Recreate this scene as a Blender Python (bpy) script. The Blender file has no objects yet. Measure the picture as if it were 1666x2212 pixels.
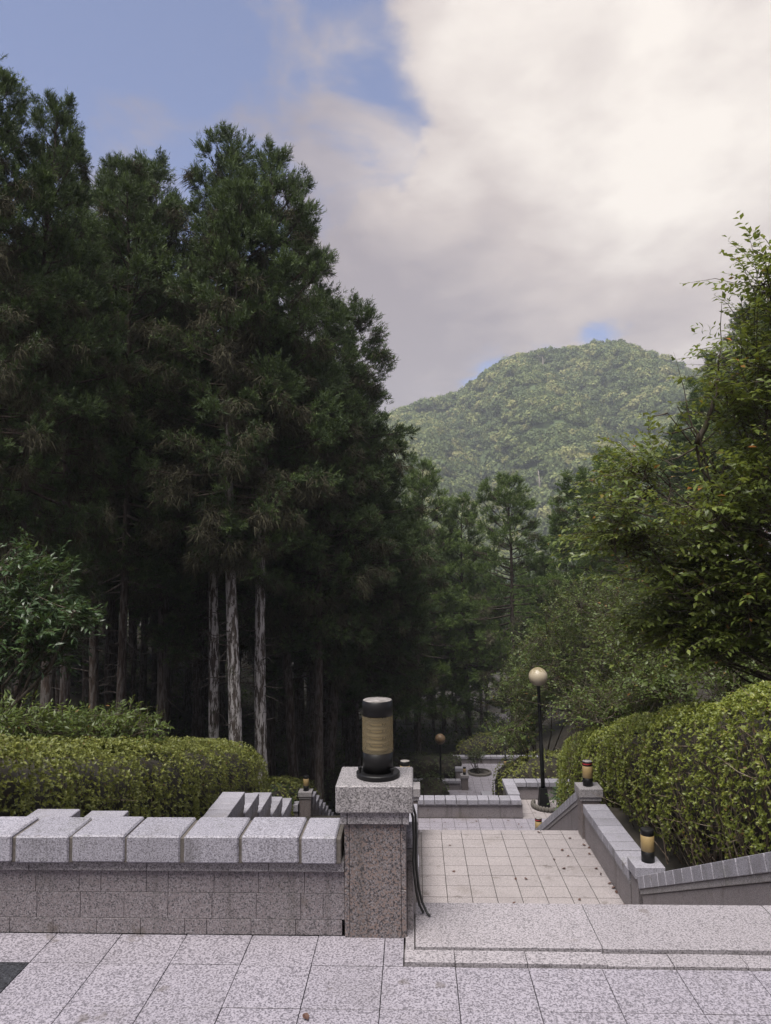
import bpy, bmesh, math, random
import numpy as np
from mathutils import Matrix, Vector

sc = bpy.context.scene
COL = sc.collection
RAD = math.radians

# ------------------------------------------------------------------ camera
PW, PH, FPX = 1666.0, 2212.0, 1550.0          # photograph frame (any unit) and focal length in that unit
VPX, VPY, ROLL = 895.0, 1210.0, RAD(0.6)      # where the paving lines run together, slight roll
EYE = np.array([0.0, 0.0, 1.70])
_d = np.array([(VPX - PW / 2) / FPX, -(VPY - PH / 2) / FPX, 1.0]); _d /= np.linalg.norm(_d)
_b = -(-math.sin(ROLL) * _d[0] + math.cos(ROLL) * _d[1]) / _d[2]
_u = np.array([-math.sin(ROLL), math.cos(ROLL), _b]); _u /= np.linalg.norm(_u)
_x = np.cross(_u, _d)
if _x[0] < 0: _x = -_x
CM = np.array([_x, _d, _u])                   # world = CM @ (right, up, forward)
cam_d = bpy.data.cameras.new('camera')
cam = bpy.data.objects.new('camera', cam_d); COL.objects.link(cam)
r_, u_, f_ = CM[:, 0], CM[:, 1], CM[:, 2]
cam.matrix_world = Matrix(((r_[0], u_[0], -f_[0], EYE[0]), (r_[1], u_[1], -f_[1], EYE[1]),
                           (r_[2], u_[2], -f_[2], EYE[2]), (0, 0, 0, 1)))
cam_d.sensor_fit = 'VERTICAL'; cam_d.sensor_height = 24.0
cam_d.lens = 24.0 * FPX / PH
cam_d.clip_start = 0.05; cam_d.clip_end = 6000
sc.camera = cam

def ray(px, py):
    return CM @ np.array([(px - PW / 2) / FPX, -(py - PH / 2) / FPX, 1.0])
def at(px, py, Y):                            # point at distance Y along the paving
    r = ray(px, py); return EYE + r * (Y / r[1])
def onz(px, py, z):                           # point on a level z
    r = ray(px, py); return EYE + r * ((z - EYE[2]) / r[2])

# ------------------------------------------------------------------ sky, sun, exposure
SUN_EL, SUN_AZ = RAD(66), RAD(-150)           # azimuth clockwise from +Y: high, behind the viewer; veiled by cloud
world = bpy.data.worlds.new('World'); sc.world = world; world.use_nodes = True
wt = world.node_tree; wt.nodes.clear()
class NT:
    def __init__(s, t): s.t = t
    def n(s, typ, **k):
        nd = s.t.nodes.new(typ)
        for a, v in k.items(): setattr(nd, a, v)
        return nd
    def put(s, sock, v):
        if hasattr(v, 'links') or isinstance(v, bpy.types.NodeSocket): s.t.links.new(v, sock)
        else: sock.default_value = v
    def m(s, op, a, b=0.0, c=None, clamp=False):
        nd = s.n('ShaderNodeMath', operation=op, use_clamp=clamp); s.put(nd.inputs[0], a); s.put(nd.inputs[1], b)
        if c is not None: s.put(nd.inputs[2], c)
        return nd.outputs[0]
    def v(s, op, a, b=None):
        nd = s.n('ShaderNodeVectorMath', operation=op); s.put(nd.inputs[0], a)
        if b is not None: s.put(nd.inputs[1], b)
        return nd.outputs['Value'] if op in ('DOT_PRODUCT', 'LENGTH') else nd.outputs[0]
    def smooth(s, x, lo, hi, a=0.0, b=1.0):
        nd = s.n('ShaderNodeMapRange', interpolation_type='SMOOTHSTEP')
        s.put(nd.inputs[0], x); s.put(nd.inputs[1], lo); s.put(nd.inputs[2], hi); s.put(nd.inputs[3], a); s.put(nd.inputs[4], b)
        return nd.outputs[0]
    def noise(s, vec, scale, detail=4.0, rough=0.55, dist=0.0):
        nd = s.n('ShaderNodeTexNoise'); s.put(nd.inputs['Vector'], vec); nd.inputs['Scale'].default_value = scale
        nd.inputs['Detail'].default_value = detail; nd.inputs['Roughness'].default_value = rough; nd.inputs['Distortion'].default_value = dist
        return nd.outputs['Fac']
    def mix(s, fac, a, b, mode='MIX'):
        nd = s.n('ShaderNodeMix', data_type='RGBA', blend_type=mode); s.put(nd.inputs[0], fac); s.put(nd.inputs[6], a); s.put(nd.inputs[7], b)
        return nd.outputs[2]
    def ramp(s, fac, stops, interp='LINEAR'):
        nd = s.n('ShaderNodeValToRGB'); cr = nd.color_ramp; cr.interpolation = interp
        while len(cr.elements) > 1: cr.elements.remove(cr.elements[-1])
        cr.elements[0].position = stops[0][0]; cr.elements[0].color = (*stops[0][1], 1)
        for p, c in stops[1:]:
            e = cr.elements.new(p); e.color = (*c, 1)
        s.put(nd.inputs[0], fac); return nd.outputs[0]

W = NT(wt)
SKY_STRENGTH = 0.06
sky = W.n('ShaderNodeTexSky', sky_type='NISHITA', sun_disc=False)
sky.sun_elevation = SUN_EL; sky.sun_rotation = SUN_AZ; sky.altitude = 2000; sky.air_density = 1.0; sky.dust_density = 1.5; sky.ozone_density = 2.0
dirv = W.n('ShaderNodeTexCoord').outputs['Generated']
sep = W.n('ShaderNodeSeparateXYZ'); W.put(sep.inputs[0], dirv)
# flat cloud-layer coordinates: direction projected on a layer overhead
den = W.m('MAXIMUM', W.m('ADD', sep.outputs[2], 0.22), 0.05)
comb = W.n('ShaderNodeCombineXYZ'); W.put(comb.inputs[0], W.m('DIVIDE', sep.outputs[0], den)); W.put(comb.inputs[1], W.m('DIVIDE', sep.outputs[1], den)); comb.inputs[2].default_value = 0.37
cv = comb.outputs[0]
big = W.noise(cv, 1.6, 7.0, 0.56, 0.25)
fine = W.noise(cv, 5.5, 6.0, 0.6, 0.3)
def dirto(px, py):
    r = ray(px, py); r = r / np.linalg.norm(r); return tuple(float(q) for q in r)
def blob(px, py, r0, r1):                     # 1 inside r0 radians of that direction, 0 outside r1
    ang = W.m('ARCCOSINE', W.v('DOT_PRODUCT', dirv, dirto(px, py)))
    return W.smooth(ang, r0, r1, 1.0, 0.0)
bank = W.m('MAXIMUM', blob(1640, 120, 0.30, 0.50), blob(1340, 560, 0.23, 0.36))
bank = W.m('MAXIMUM', bank, blob(1170, 360, 0.11, 0.23))
bank = W.m('MAXIMUM', bank, blob(900, 720, 0.12, 0.25))
hole = W.m('MAXIMUM', W.m('MULTIPLY', blob(1290, 740, 0.0, 0.065), 0.68), W.m('MULTIPLY', blob(1060, 825, 0.0, 0.085), 0.70))
hole = W.m('MAXIMUM', hole, W.m('MULTIPLY', blob(1180, 790, 0.0, 0.075), 0.66))
away = W.m('MULTIPLY', W.smooth(sep.outputs[1], 0.55, 0.0), 0.62)   # broken cloud over the rest of the sky
tb = W.m('ADD', W.m('MULTIPLY', W.m('SUBTRACT', big, 0.5), 0.95), W.m('MULTIPLY', W.m('SUBTRACT', fine, 0.5), 1.25))
hole = W.m('ADD', hole, W.m('MULTIPLY', blob(870, 190, 0.02, 0.13), 0.32))
mid = W.noise(cv, 3.1, 7.0, 0.6, 0.7)
tb = W.m('ADD', tb, W.m('MULTIPLY', W.m('SUBTRACT', mid, 0.5), 0.9))
F = W.m('ADD', W.m('SUBTRACT', W.m('MAXIMUM', bank, away), hole), tb)
mask1 = W.smooth(F, 0.20, 0.68)
veil = W.m('MAXIMUM', W.m('MULTIPLY', blob(740, 420, 0.02, 0.19), 1.0), W.m('MULTIPLY', blob(650, 200, 0.02, 0.18), 0.72))
veil = W.m('MAXIMUM', veil, W.m('MULTIPLY', blob(210, 390, 0.0, 0.20), 0.85))
wisp = W.noise(cv, 3.2, 9.0, 0.62, 0.8)
F2 = W.m('ADD', veil, W.m('MULTIPLY', W.m('SUBTRACT', wisp, 0.5), 3.2))
mask2 = W.m('MULTIPLY', W.smooth(F2, 0.25, 1.15), 0.88)
mask = W.m('MAXIMUM', mask1, mask2)
lit = W.m('MAXIMUM', blob(1420, 160, 0.10, 0.44), W.m('MULTIPLY', blob(980, 400, 0.0, 0.20), 0.8))
lit = W.m('ADD', W.m('MULTIPLY', lit, 0.85), W.m('MULTIPLY', W.m('SUBTRACT', big, 0.5), 1.1))
lit = W.m('ADD', lit, W.m('MULTIPLY', W.m('SUBTRACT', fine, 0.5), 0.7))
lit = W.m('ADD', lit, W.m('MULTIPLY', W.m('SUBTRACT', mid, 0.5), 0.5), clamp=True)
K = 1.0 / SKY_STRENGTH
ccol = W.ramp(lit, [(0.0, (0.36, 0.325, 0.36)), (0.5, (0.60, 0.54, 0.53)), (1.0, (0.96, 0.905, 0.85))])
ccol = W.v('MULTIPLY', ccol, (K * .236, K * .231, K * .227))
skyc = W.mix(0.25, W.v('MULTIPLY', sky.outputs[0], (0.60, 0.57, 0.66)), (.10 * K, .105 * K, .13 * K, 1))
colr = W.mix(mask, skyc, ccol)
bg = W.n('ShaderNodeBackground'); W.put(bg.inputs[0], colr); bg.inputs[1].default_value = SKY_STRENGTH
wo = W.n('ShaderNodeOutputWorld'); wt.links.new(bg.outputs[0], wo.inputs[0])

sun_d = bpy.data.lights.new('sun', 'SUN'); sun_d.energy = 1.5; sun_d.angle = RAD(38); sun_d.color = (1.0, 0.955, 0.90)
sun = bpy.data.objects.new('sun', sun_d); COL.objects.link(sun)
_sd = Vector((math.sin(SUN_AZ) * math.cos(SUN_EL), math.cos(SUN_AZ) * math.cos(SUN_EL), math.sin(SUN_EL)))
sun.rotation_euler = _sd.to_track_quat('Z', 'Y').to_euler()
sc.view_settings.view_transform = 'Standard'; sc.view_settings.look = 'None'
sc.view_settings.exposure = 2.2; sc.view_settings.gamma = 1.0; sc.view_settings.use_curve_mapping = False
sc.cycles.max_bounces = 6; sc.cycles.diffuse_bounces = 3; sc.cycles.glossy_bounces = 2; sc.cycles.transmission_bounces = 5
sc.cycles.transparent_max_bounces = 6; sc.cycles.volume_bounces = 0; sc.cycles.caustics_reflective = False; sc.cycles.caustics_refractive = False
sc.cycles.use_denoising = True

# ------------------------------------------------------------------ materials
MATS = {}
def new_mat(name):
    m = bpy.data.materials.new(name); m.use_nodes = True; t = m.node_tree
    b = t.nodes['Principled BSDF']; MATS[name] = m
    return m, NT(t), b

def granite(name, light, mid, dark, scale, dk=0.40, lt=0.56, pink=None, stain=0.25, rough=0.62, tone=0.10, moss=0.0):
    m, N, b = new_mat(name)
    tc = N.n('ShaderNodeTexCoord').outputs['Object']
    oi = N.n('ShaderNodeObjectInfo').outputs['Random']
    off = N.n('ShaderNodeCombineXYZ'); N.put(off.inputs[0], N.m('MULTIPLY', oi, 37.0)); N.put(off.inputs[1], N.m('MULTIPLY', oi, 91.0)); N.put(off.inputs[2], N.m('MULTIPLY', oi, 53.0))
    p = N.v('ADD', tc, off.outputs[0])
    n1 = N.noise(p, scale, 3.0, 0.62, 0.4)
    c = N.ramp(n1, [(dk - 0.03, dark), (dk + 0.03, mid), (lt - 0.03, mid), (lt + 0.04, light)])
    vo = N.n('ShaderNodeTexVoronoi'); N.put(vo.inputs['Vector'], p); vo.inputs['Scale'].default_value = scale * 1.1
    vs = N.n('ShaderNodeSeparateColor'); N.put(vs.inputs[0], vo.outputs['Color'])
    c = N.mix(N.m('MULTIPLY', N.smooth(vs.outputs[0], 0.80, 0.92), 0.75), c, (*dark, 1))
    if pink: c = N.mix(N.m('MULTIPLY', N.smooth(vs.outputs[1], 0.62, 0.8), 0.8), c, (*pink, 1))
    gp = N.n('ShaderNodeNewGeometry').outputs['Position']
    st = N.noise(gp, 2.3, 5.0, 0.6)
    c = N.mix(N.smooth(st, 0.47, 0.80, 0.0, stain), c, (0.085, 0.077, 0.072, 1))
    rk = N.n('ShaderNodeMapping'); N.put(rk.inputs[0], gp); rk.inputs['Scale'].default_value = (9, 9, 0.7)
    rn_ = N.noise(rk.outputs[0], 1.0, 4.0, 0.6)                   # rain streaks down vertical faces
    nz = N.n('ShaderNodeSeparateXYZ'); N.put(nz.inputs[0], N.n('ShaderNodeNewGeometry').outputs['Normal'])
    upr = N.smooth(N.m('ABSOLUTE', nz.outputs[2]), 0.3, 0.7, 1.0, 0.0)
    c = N.mix(N.m('MULTIPLY', N.smooth(rn_, 0.52, 0.72, 0.0, 0.45), upr), c, (0.055, 0.05, 0.045, 1))
    sp2 = N.noise(gp, 1.4, 6.0, 0.65)
    c = N.mix(N.smooth(sp2, 0.56, 0.70, 0.0, 0.30), c, (0.11, 0.092, 0.075, 1))
    sp = N.noise(gp, 5.2, 3.0, 0.55)
    c = N.mix(N.smooth(sp, 0.655, 0.72, 0.0, 0.45), c, (0.075, 0.060, 0.045, 1))
    if moss > 0:
        ms = N.noise(gp, 6.0, 6.0, 0.65)
        c = N.mix(N.smooth(ms, 0.54, 0.70, 0.0, moss), c, (0.075, 0.085, 0.04, 1))
    hv = N.m('ADD', 1.0 - tone / 2, N.m('MULTIPLY', oi, tone))
    c = N.mix(1.0, c, N.v('MULTIPLY', (1, 1, 1), hv) if False else c, 'MIX')
    hs = N.n('ShaderNodeHueSaturation'); N.put(hs.inputs['Color'], c); N.put(hs.inputs['Value'], hv); hs.inputs['Saturation'].default_value = 1.0
    N.put(b.inputs['Base Color'], hs.outputs[0])
    b.inputs['Roughness'].default_value = rough; b.inputs['Specular IOR Level'].default_value = 0.35
    bp = N.n('ShaderNodeBump'); bp.inputs['Strength'].default_value = 0.35; bp.inputs['Distance'].default_value = 0.004
    N.put(bp.inputs['Height'], n1); N.put(b.inputs['Normal'], bp.outputs[0])
    return m
granite('floor_granite', (0.302, 0.282, 0.318), (0.225, 0.208, 0.238), (0.097, 0.090, 0.105), 120, 0.43, 0.52, None, 0.28, 0.6, 0.07)
granite('slab_granite', (0.323, 0.300, 0.318), (0.249, 0.230, 0.244), (0.109, 0.101, 0.109), 135, 0.42, 0.52, None, 0.2, 0.6, 0.07)
granite('landing_granite', (0.336, 0.306, 0.304), (0.268, 0.241, 0.241), (0.131, 0.117, 0.120), 130, 0.40, 0.54, None, 0.18, 0.6, 0.09)
granite('cap_granite', (0.336, 0.328, 0.370), (0.245, 0.237, 0.270), (0.112, 0.107, 0.123), 165, 0.41, 0.54, None, 0.22, 0.62, 0.2, 0.2)
granite('pier_cap_granite', (0.331, 0.312, 0.319), (0.222, 0.209, 0.216), (0.075, 0.070, 0.073), 160, 0.42, 0.54, None, 0.25, 0.62, 0.08, 0.2)
granite('wall_granite', (0.261, 0.239, 0.251), (0.178, 0.160, 0.169), (0.051, 0.048, 0.052), 150, 0.43, 0.56, (0.18, 0.152, 0.156), 0.35, 0.55, 0.04, 0.08)
granite('pier_granite', (0.222, 0.204, 0.208), (0.140, 0.124, 0.127), (0.026, 0.025, 0.028), 125, 0.44, 0.57, (0.19, 0.142, 0.125), 0.2, 0.45, 0.06)
granite('dark_granite', (0.06, 0.062, 0.07), (0.032, 0.034, 0.04), (0.012, 0.012, 0.014), 100, 0.4, 0.6, None, 0.1, 0.4, 0.05)

def plain(name, col, rough=0.6, noise=0.0, scale=8.0, col2=None, metal=0.0, spec=0.5, bump=0.0):
    m, N, b = new_mat(name)
    if col2:
        gp = N.n('ShaderNodeTexCoord').outputs['Object']
        n = N.noise(gp, scale, 5.0, 0.6)
        N.put(b.inputs['Base Color'], N.ramp(n, [(0.5 - noise, col2), (0.5 + noise, col)]))
        if bump:
            bp = N.n('ShaderNodeBump'); bp.inputs['Strength'].default_value = bump; bp.inputs['Distance'].default_value = 0.02
            N.put(bp.inputs['Height'], n); N.put(b.inputs['Normal'], bp.outputs[0])
    else: b.inputs['Base Color'].default_value = (*col, 1)
    b.inputs['Roughness'].default_value = rough; b.inputs['Metallic'].default_value = metal; b.inputs['Specular IOR Level'].default_value = spec
    return m
plain('mortar', (0.11, 0.098, 0.088), 0.9, 0.15, 40, (0.055, 0.05, 0.042))
plain('joint_mortar', (0.115, 0.10, 0.09), 0.95, 0.2, 60, (0.06, 0.054, 0.046))
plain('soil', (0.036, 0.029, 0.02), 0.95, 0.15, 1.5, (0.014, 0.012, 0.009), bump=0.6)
plain('black_paint', (0.006, 0.006, 0.007), 0.42, 0.2, 14, (0.010, 0.0095, 0.0095), spec=0.25)
plain('lamp_top', (0.27, 0.25, 0.24), 0.7, 0.12, 30, (0.12, 0.11, 0.10))
plain('amber_band', (0.30, 0.218, 0.098), 0.45, 0.25, 22, (0.24, 0.17, 0.075))
plain('red_tape', (0.30, 0.02, 0.025), 0.5)
plain('cable_rubber', (0.02, 0.021, 0.019), 0.55)
plain('louvre_grey', (0.075, 0.066, 0.05), 0.6)
plain('lamp_cream', (0.50, 0.44, 0.32), 0.6)
plain('leaf_brown', (0.10, 0.045, 0.028), 0.7, 0.2, 30, (0.05, 0.022, 0.016))
plain('pole_black', (0.005, 0.005, 0.0055), 0.45, spec=0.25)
plain('timber_red', (0.11, 0.055, 0.042), 0.75, 0.2, 6, (0.06, 0.035, 0.028))
plain('roof_grey', (0.15, 0.135, 0.145), 0.7, 0.2, 5, (0.09, 0.082, 0.09))
plain('pale_concrete', (0.24, 0.235, 0.23), 0.8, 0.2, 3, (0.16, 0.155, 0.15))
plain('pale_earth', (0.30, 0.25, 0.21), 0.9, 0.2, 2, (0.2, 0.17, 0.14))
plain('snag', (0.26, 0.23, 0.195), 0.9)

m, N, b = new_mat('amber_lens')                     # thin tinted plastic: part see-through, part milky
b.inputs['Base Color'].default_value = (0.52, 0.44, 0.29, 1); b.inputs['Roughness'].default_value = 0.3; b.inputs['Specular IOR Level'].default_value = 0.3
tp = N.n('ShaderNodeBsdfTransparent'); tp.inputs[0].default_value = (0.95, 0.87, 0.70, 1)
tl = N.n('ShaderNodeBsdfTranslucent'); tl.inputs[0].default_value = (0.62, 0.53, 0.35, 1)
m1 = N.n('ShaderNodeMixShader'); m1.inputs[0].default_value = 0.5; m.node_tree.links.new(b.outputs[0], m1.inputs[1]); m.node_tree.links.new(tl.outputs[0], m1.inputs[2])
m2 = N.n('ShaderNodeMixShader'); m2.inputs[0].default_value = 0.68; m.node_tree.links.new(m1.outputs[0], m2.inputs[1]); m.node_tree.links.new(tp.outputs[0], m2.inputs[2])
m.node_tree.links.new(m2.outputs[0], m.node_tree.nodes['Material Output'].inputs[0])
m, N, b = new_mat('globe_cream')
tc = N.n('ShaderNodeTexCoord').outputs['Object']
sx = N.n('ShaderNodeSeparateXYZ'); N.put(sx.inputs[0], tc)
stv = N.n('ShaderNodeMapping'); N.put(stv.inputs[0], tc); stv.inputs['Scale'].default_value = (22, 22, 5)
streak = N.noise(stv.outputs[0], 1.0, 4.0, 0.6)
fac = N.m('ADD', N.m('MULTIPLY', sx.outputs[2], 3.4), N.m('MULTIPLY', N.m('SUBTRACT', streak, 0.5), 1.6))
N.put(b.inputs['Base Color'], N.mix(N.smooth(fac, 0.35, 0.75, 0, 0.8), (0.36, 0.31, 0.225, 1), (0.14, 0.11, 0.04, 1)))
b.inputs['Roughness'].default_value = 0.4
m, N, b = new_mat('globe_rust')
tc = N.n('ShaderNodeTexCoord').outputs['Object']
N.put(b.inputs['Base Color'], N.ramp(N.noise(tc, 9, 5, 0.65), [(0.35, (0.15, 0.088, 0.045)), (0.65, (0.26, 0.18, 0.105))])); b.inputs['Roughness'].default_value = 0.5

def bark(name, base, pale, moss, pale_amt):
    m, N, b = new_mat(name)
    tc = N.n('ShaderNodeTexCoord').outputs['Object']
    mp = N.n('ShaderNodeMapping'); N.put(mp.inputs[0], tc); mp.inputs['Scale'].default_value = (1, 1, 0.16)
    fib = N.noise(mp.outputs[0], 26.0, 4.0, 0.6)
    c = N.ramp(fib, [(0.33, tuple(q * 0.4 for q in base)), (0.62, base)])
    lp = N.n('ShaderNodeMapping'); N.put(lp.inputs[0], tc); lp.inputs['Scale'].default_value = (1.6, 1.6, 0.3)
    ln = N.noise(lp.outputs[0], 7.0, 6.0, 0.7)
    sepz = N.n('ShaderNodeSeparateXYZ'); N.put(sepz.inputs[0], tc)
    low = N.smooth(sepz.outputs[2], 5.5, 9.0, 1.0, 0.25)       # lichen grows on the lower stem
    c = N.mix(N.m('MULTIPLY', N.m('MULTIPLY', N.smooth(ln, 0.46, 0.56), pale_amt), low), c, (*pale, 1))
    mn = N.noise(tc, 3.5, 5.0, 0.7)
    c = N.mix(N.smooth(mn, 0.56, 0.68, 0, 0.8), c, (*moss, 1))
    N.put(b.inputs['Base Color'], c); b.inputs['Roughness'].default_value = 0.9; b.inputs['Specular IOR Level'].default_value = 0.15
    bp = N.n('ShaderNodeBump'); bp.inputs['Strength'].default_value = 0.8; bp.inputs['Distance'].default_value = 0.03
    N.put(bp.inputs['Height'], fib); N.put(b.inputs['Normal'], bp.outputs[0])
bark('lichen_bark', (0.10, 0.082, 0.07), (0.50, 0.48, 0.475), (0.04, 0.048, 0.02), 0.97)
bark('cedar_bark', (0.075, 0.055, 0.045), (0.20, 0.19, 0.185), (0.035, 0.042, 0.02), 0.45)
bark('twig_bark', (0.075, 0.058, 0.042), (0.20, 0.18, 0.15), (0.07, 0.075, 0.03), 0.35)
bark('stem_bark', (0.13, 0.095, 0.07), (0.28, 0.24, 0.19), (0.10, 0.10, 0.045), 0.5)

def leafmat(name, stops, rough=0.5, spec=0.4, trans=0.25, tcol=None):
    m, N, b = new_mat(name); t = m.node_tree
    at_ = N.n('ShaderNodeAttribute', attribute_name='tint')
    c = N.ramp(at_.outputs['Fac'], stops)
    N.put(b.inputs['Base Color'], c); b.inputs['Roughness'].default_value = rough; b.inputs['Specular IOR Level'].default_value = spec
    if trans > 0:
        tr = N.n('ShaderNodeBsdfTranslucent'); N.put(tr.inputs[0], N.mix(0.35, c, (*(tcol or (0.16, 0.22, 0.02)), 1)))
        mx = N.n('ShaderNodeMixShader'); mx.inputs[0].default_value = trans
        t.links.new(b.outputs[0], mx.inputs[1]); t.links.new(tr.outputs[0], mx.inputs[2])
        t.links.new(mx.outputs[0], t.nodes['Material Output'].inputs[0])
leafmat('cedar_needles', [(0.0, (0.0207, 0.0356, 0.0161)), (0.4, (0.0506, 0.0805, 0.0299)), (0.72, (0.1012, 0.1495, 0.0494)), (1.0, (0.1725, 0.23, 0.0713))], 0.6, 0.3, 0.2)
leafmat('pine_needles', [(0.0, (0.0378, 0.0614, 0.0189)), (0.45, (0.0885, 0.1357, 0.0354)), (0.8, (0.1534, 0.2183, 0.0519)), (1.0, (0.2006, 0.236, 0.0708))], 0.6, 0.3, 0.2)
leafmat('cedar_brown', [(0.0, (0.0364, 0.0336, 0.0238)), (0.6, (0.07, 0.0644, 0.0434)), (1.0, (0.1008, 0.1008, 0.0588))], 0.8, 0.15, 0.15, (0.09, 0.07, 0.03))
leafmat('azalea_leaves', [(0.0, (0.08, 0.102, 0.018)), (0.55, (0.15, 0.18, 0.03)), (0.9, (0.25, 0.265, 0.044)), (1.0, (0.14, 0.075, 0.03))], 0.42, 0.45, 0.3, (0.28, 0.30, 0.02))
leafmat('azalea_dark', [(0.0, (0.07, 0.086, 0.018)), (0.6, (0.142, 0.158, 0.031)), (0.92, (0.20, 0.21, 0.04)), (1.0, (0.13, 0.065, 0.03))], 0.45, 0.4, 0.25, (0.2, 0.2, 0.02))
leafmat('hedge_deep', [(0.0, (0.024, 0.036, 0.012)), (0.6, (0.05, 0.066, 0.02)), (1.0, (0.085, 0.10, 0.03))], 0.5, 0.4, 0.2)
leafmat('cherry_leaves', [(0.0, (0.0713, 0.1058, 0.0253)), (0.6, (0.1323, 0.1725, 0.0391)), (0.93, (0.2012, 0.2357, 0.0517)), (0.965, (0.161, 0.1495, 0.0345)), (1.0, (0.322, 0.115, 0.0287))], 0.38, 0.5, 0.38, (0.30, 0.32, 0.03))
leafmat('shrub_leaves', [(0.0, (0.045, 0.070, 0.018)), (0.6, (0.085, 0.120, 0.027)), (0.95, (0.13, 0.165, 0.036)), (1.0, (0.22, 0.10, 0.03))], 0.42, 0.36, 0.3, (0.2, 0.2, 0.02))
leafmat('laurel_leaves', [(0.0, (0.026, 0.050, 0.020)), (0.6, (0.048, 0.084, 0.032)), (0.95, (0.08, 0.125, 0.04)), (1.0, (0.11, 0.15, 0.04))], 0.36, 0.5, 0.2)
leafmat('far_leaves', [(0.0, (0.085, 0.118, 0.046)), (0.5, (0.16, 0.195, 0.072)), (0.85, (0.245, 0.262, 0.094)), (1.0, (0.29, 0.28, 0.115))], 0.7, 0.2, 0.2)
leafmat('understory_green', [(0.0, (0.018, 0.030, 0.010)), (0.7, (0.04, 0.06, 0.018)), (1.0, (0.08, 0.10, 0.03))], 0.6, 0.3, 0.2)

# ------------------------------------------------------------------ helpers
def tag(o, label=None, cat=None, group=None, kind=None):
    if label: o['label'] = label
    if cat: o['category'] = cat
    if group: o['group'] = group
    if kind: o['kind'] = kind
    return o
def empty(name, loc, label=None, cat=None, group=None, kind=None):
    o = bpy.data.objects.new(name, None); COL.objects.link(o); o.location = [float(q) for q in loc]
    return tag(o, label, cat, group, kind)
def link(name, me, mat=None, parent=None, loc=(0, 0, 0), rot=None):
    """loc is in world space; parents stay unrotated until their parts are in"""
    o = bpy.data.objects.new(name, me); COL.objects.link(o)
    l = Vector([float(q) for q in loc])
    if parent:
        o.parent = parent
        q = parent
        while q: l = l - Vector(q.location); q = q.parent
    o.location = l
    if parent and name in ('crown', 'branch', 'dead_foliage', 'foliage', 'stem', 'inner_growth'): o['kind'] = 'stuff'
    if rot: o.rotation_euler = rot
    if mat and not me.materials: me.materials.append(MATS[mat])
    return o
_BOX = {}
def box_mesh(sx, sy, sz, bev, mat):
    k = (round(sx, 4), round(sy, 4), round(sz, 4), bev, mat)
    if k in _BOX: return _BOX[k]
    hx, hy, hz = sx / 2, sy / 2, sz / 2; e = min(bev, hx * .5, hy * .5, hz * .5)
    vs = []; idx = {}
    for a in (-1, 1):
        for b_ in (-1, 1):
            for c in (-1, 1):
                for ax, v in enumerate(((a * hx, b_ * (hy - e), c * (hz - e)), (a * (hx - e), b_ * hy, c * (hz - e)), (a * (hx - e), b_ * (hy - e), c * hz))):
                    idx[(a, b_, c, ax)] = len(vs); vs.append(v)
    fs = []
    for ax in range(3):
        for s in (-1, 1):
            q = []
            for (p1, p2) in ((-1, -1), (1, -1), (1, 1), (-1, 1)):
                t = [0, 0, 0]; o1, o2 = [i for i in range(3) if i != ax]; t[ax] = s; t[o1] = p1; t[o2] = p2
                q.append(idx[(*t, ax)])
            fs.append(q)
    for ax in range(3):
        o1, o2 = [i for i in range(3) if i != ax]
        for p1 in (-1, 1):
            for p2 in (-1, 1):
                q = []
                for s, w in ((-1, o1), (1, o1), (1, o2), (-1, o2)):
                    t = [0, 0, 0]; t[ax] = s; t[o1] = p1; t[o2] = p2; q.append(idx[(*t, w)])
                fs.append(q)
    for a in (-1, 1):
        for b_ in (-1, 1):
            for c in (-1, 1): fs.append([idx[(a, b_, c, ax)] for ax in range(3)])
    me = bpy.data.meshes.new('block'); me.from_pydata(vs, [], fs)
    bm = bmesh.new(); bm.from_mesh(me); bmesh.ops.recalc_face_normals(bm, faces=bm.faces); bm.to_mesh(me); bm.free()
    me.materials.append(MATS[mat]); _BOX[k] = me
    return me
RNG = random.Random(7)
def block(name, x0, x1, y0, y1, z0, z1, mat, parent=None, bev=0.004, jit=0.0):
    me = box_mesh(x1 - x0, y1 - y0, z1 - z0, bev, mat)
    j = lambda s: RNG.uniform(-s, s)
    o = link(name, me, None, parent, ((x0 + x1) / 2 + j(jit), (y0 + y1) / 2 + j(jit), (z0 + z1) / 2 + j(jit)))
    if jit: o.rotation_euler = (j(jit * 2), j(jit * 2), j(jit * 3))
    return o
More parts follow.
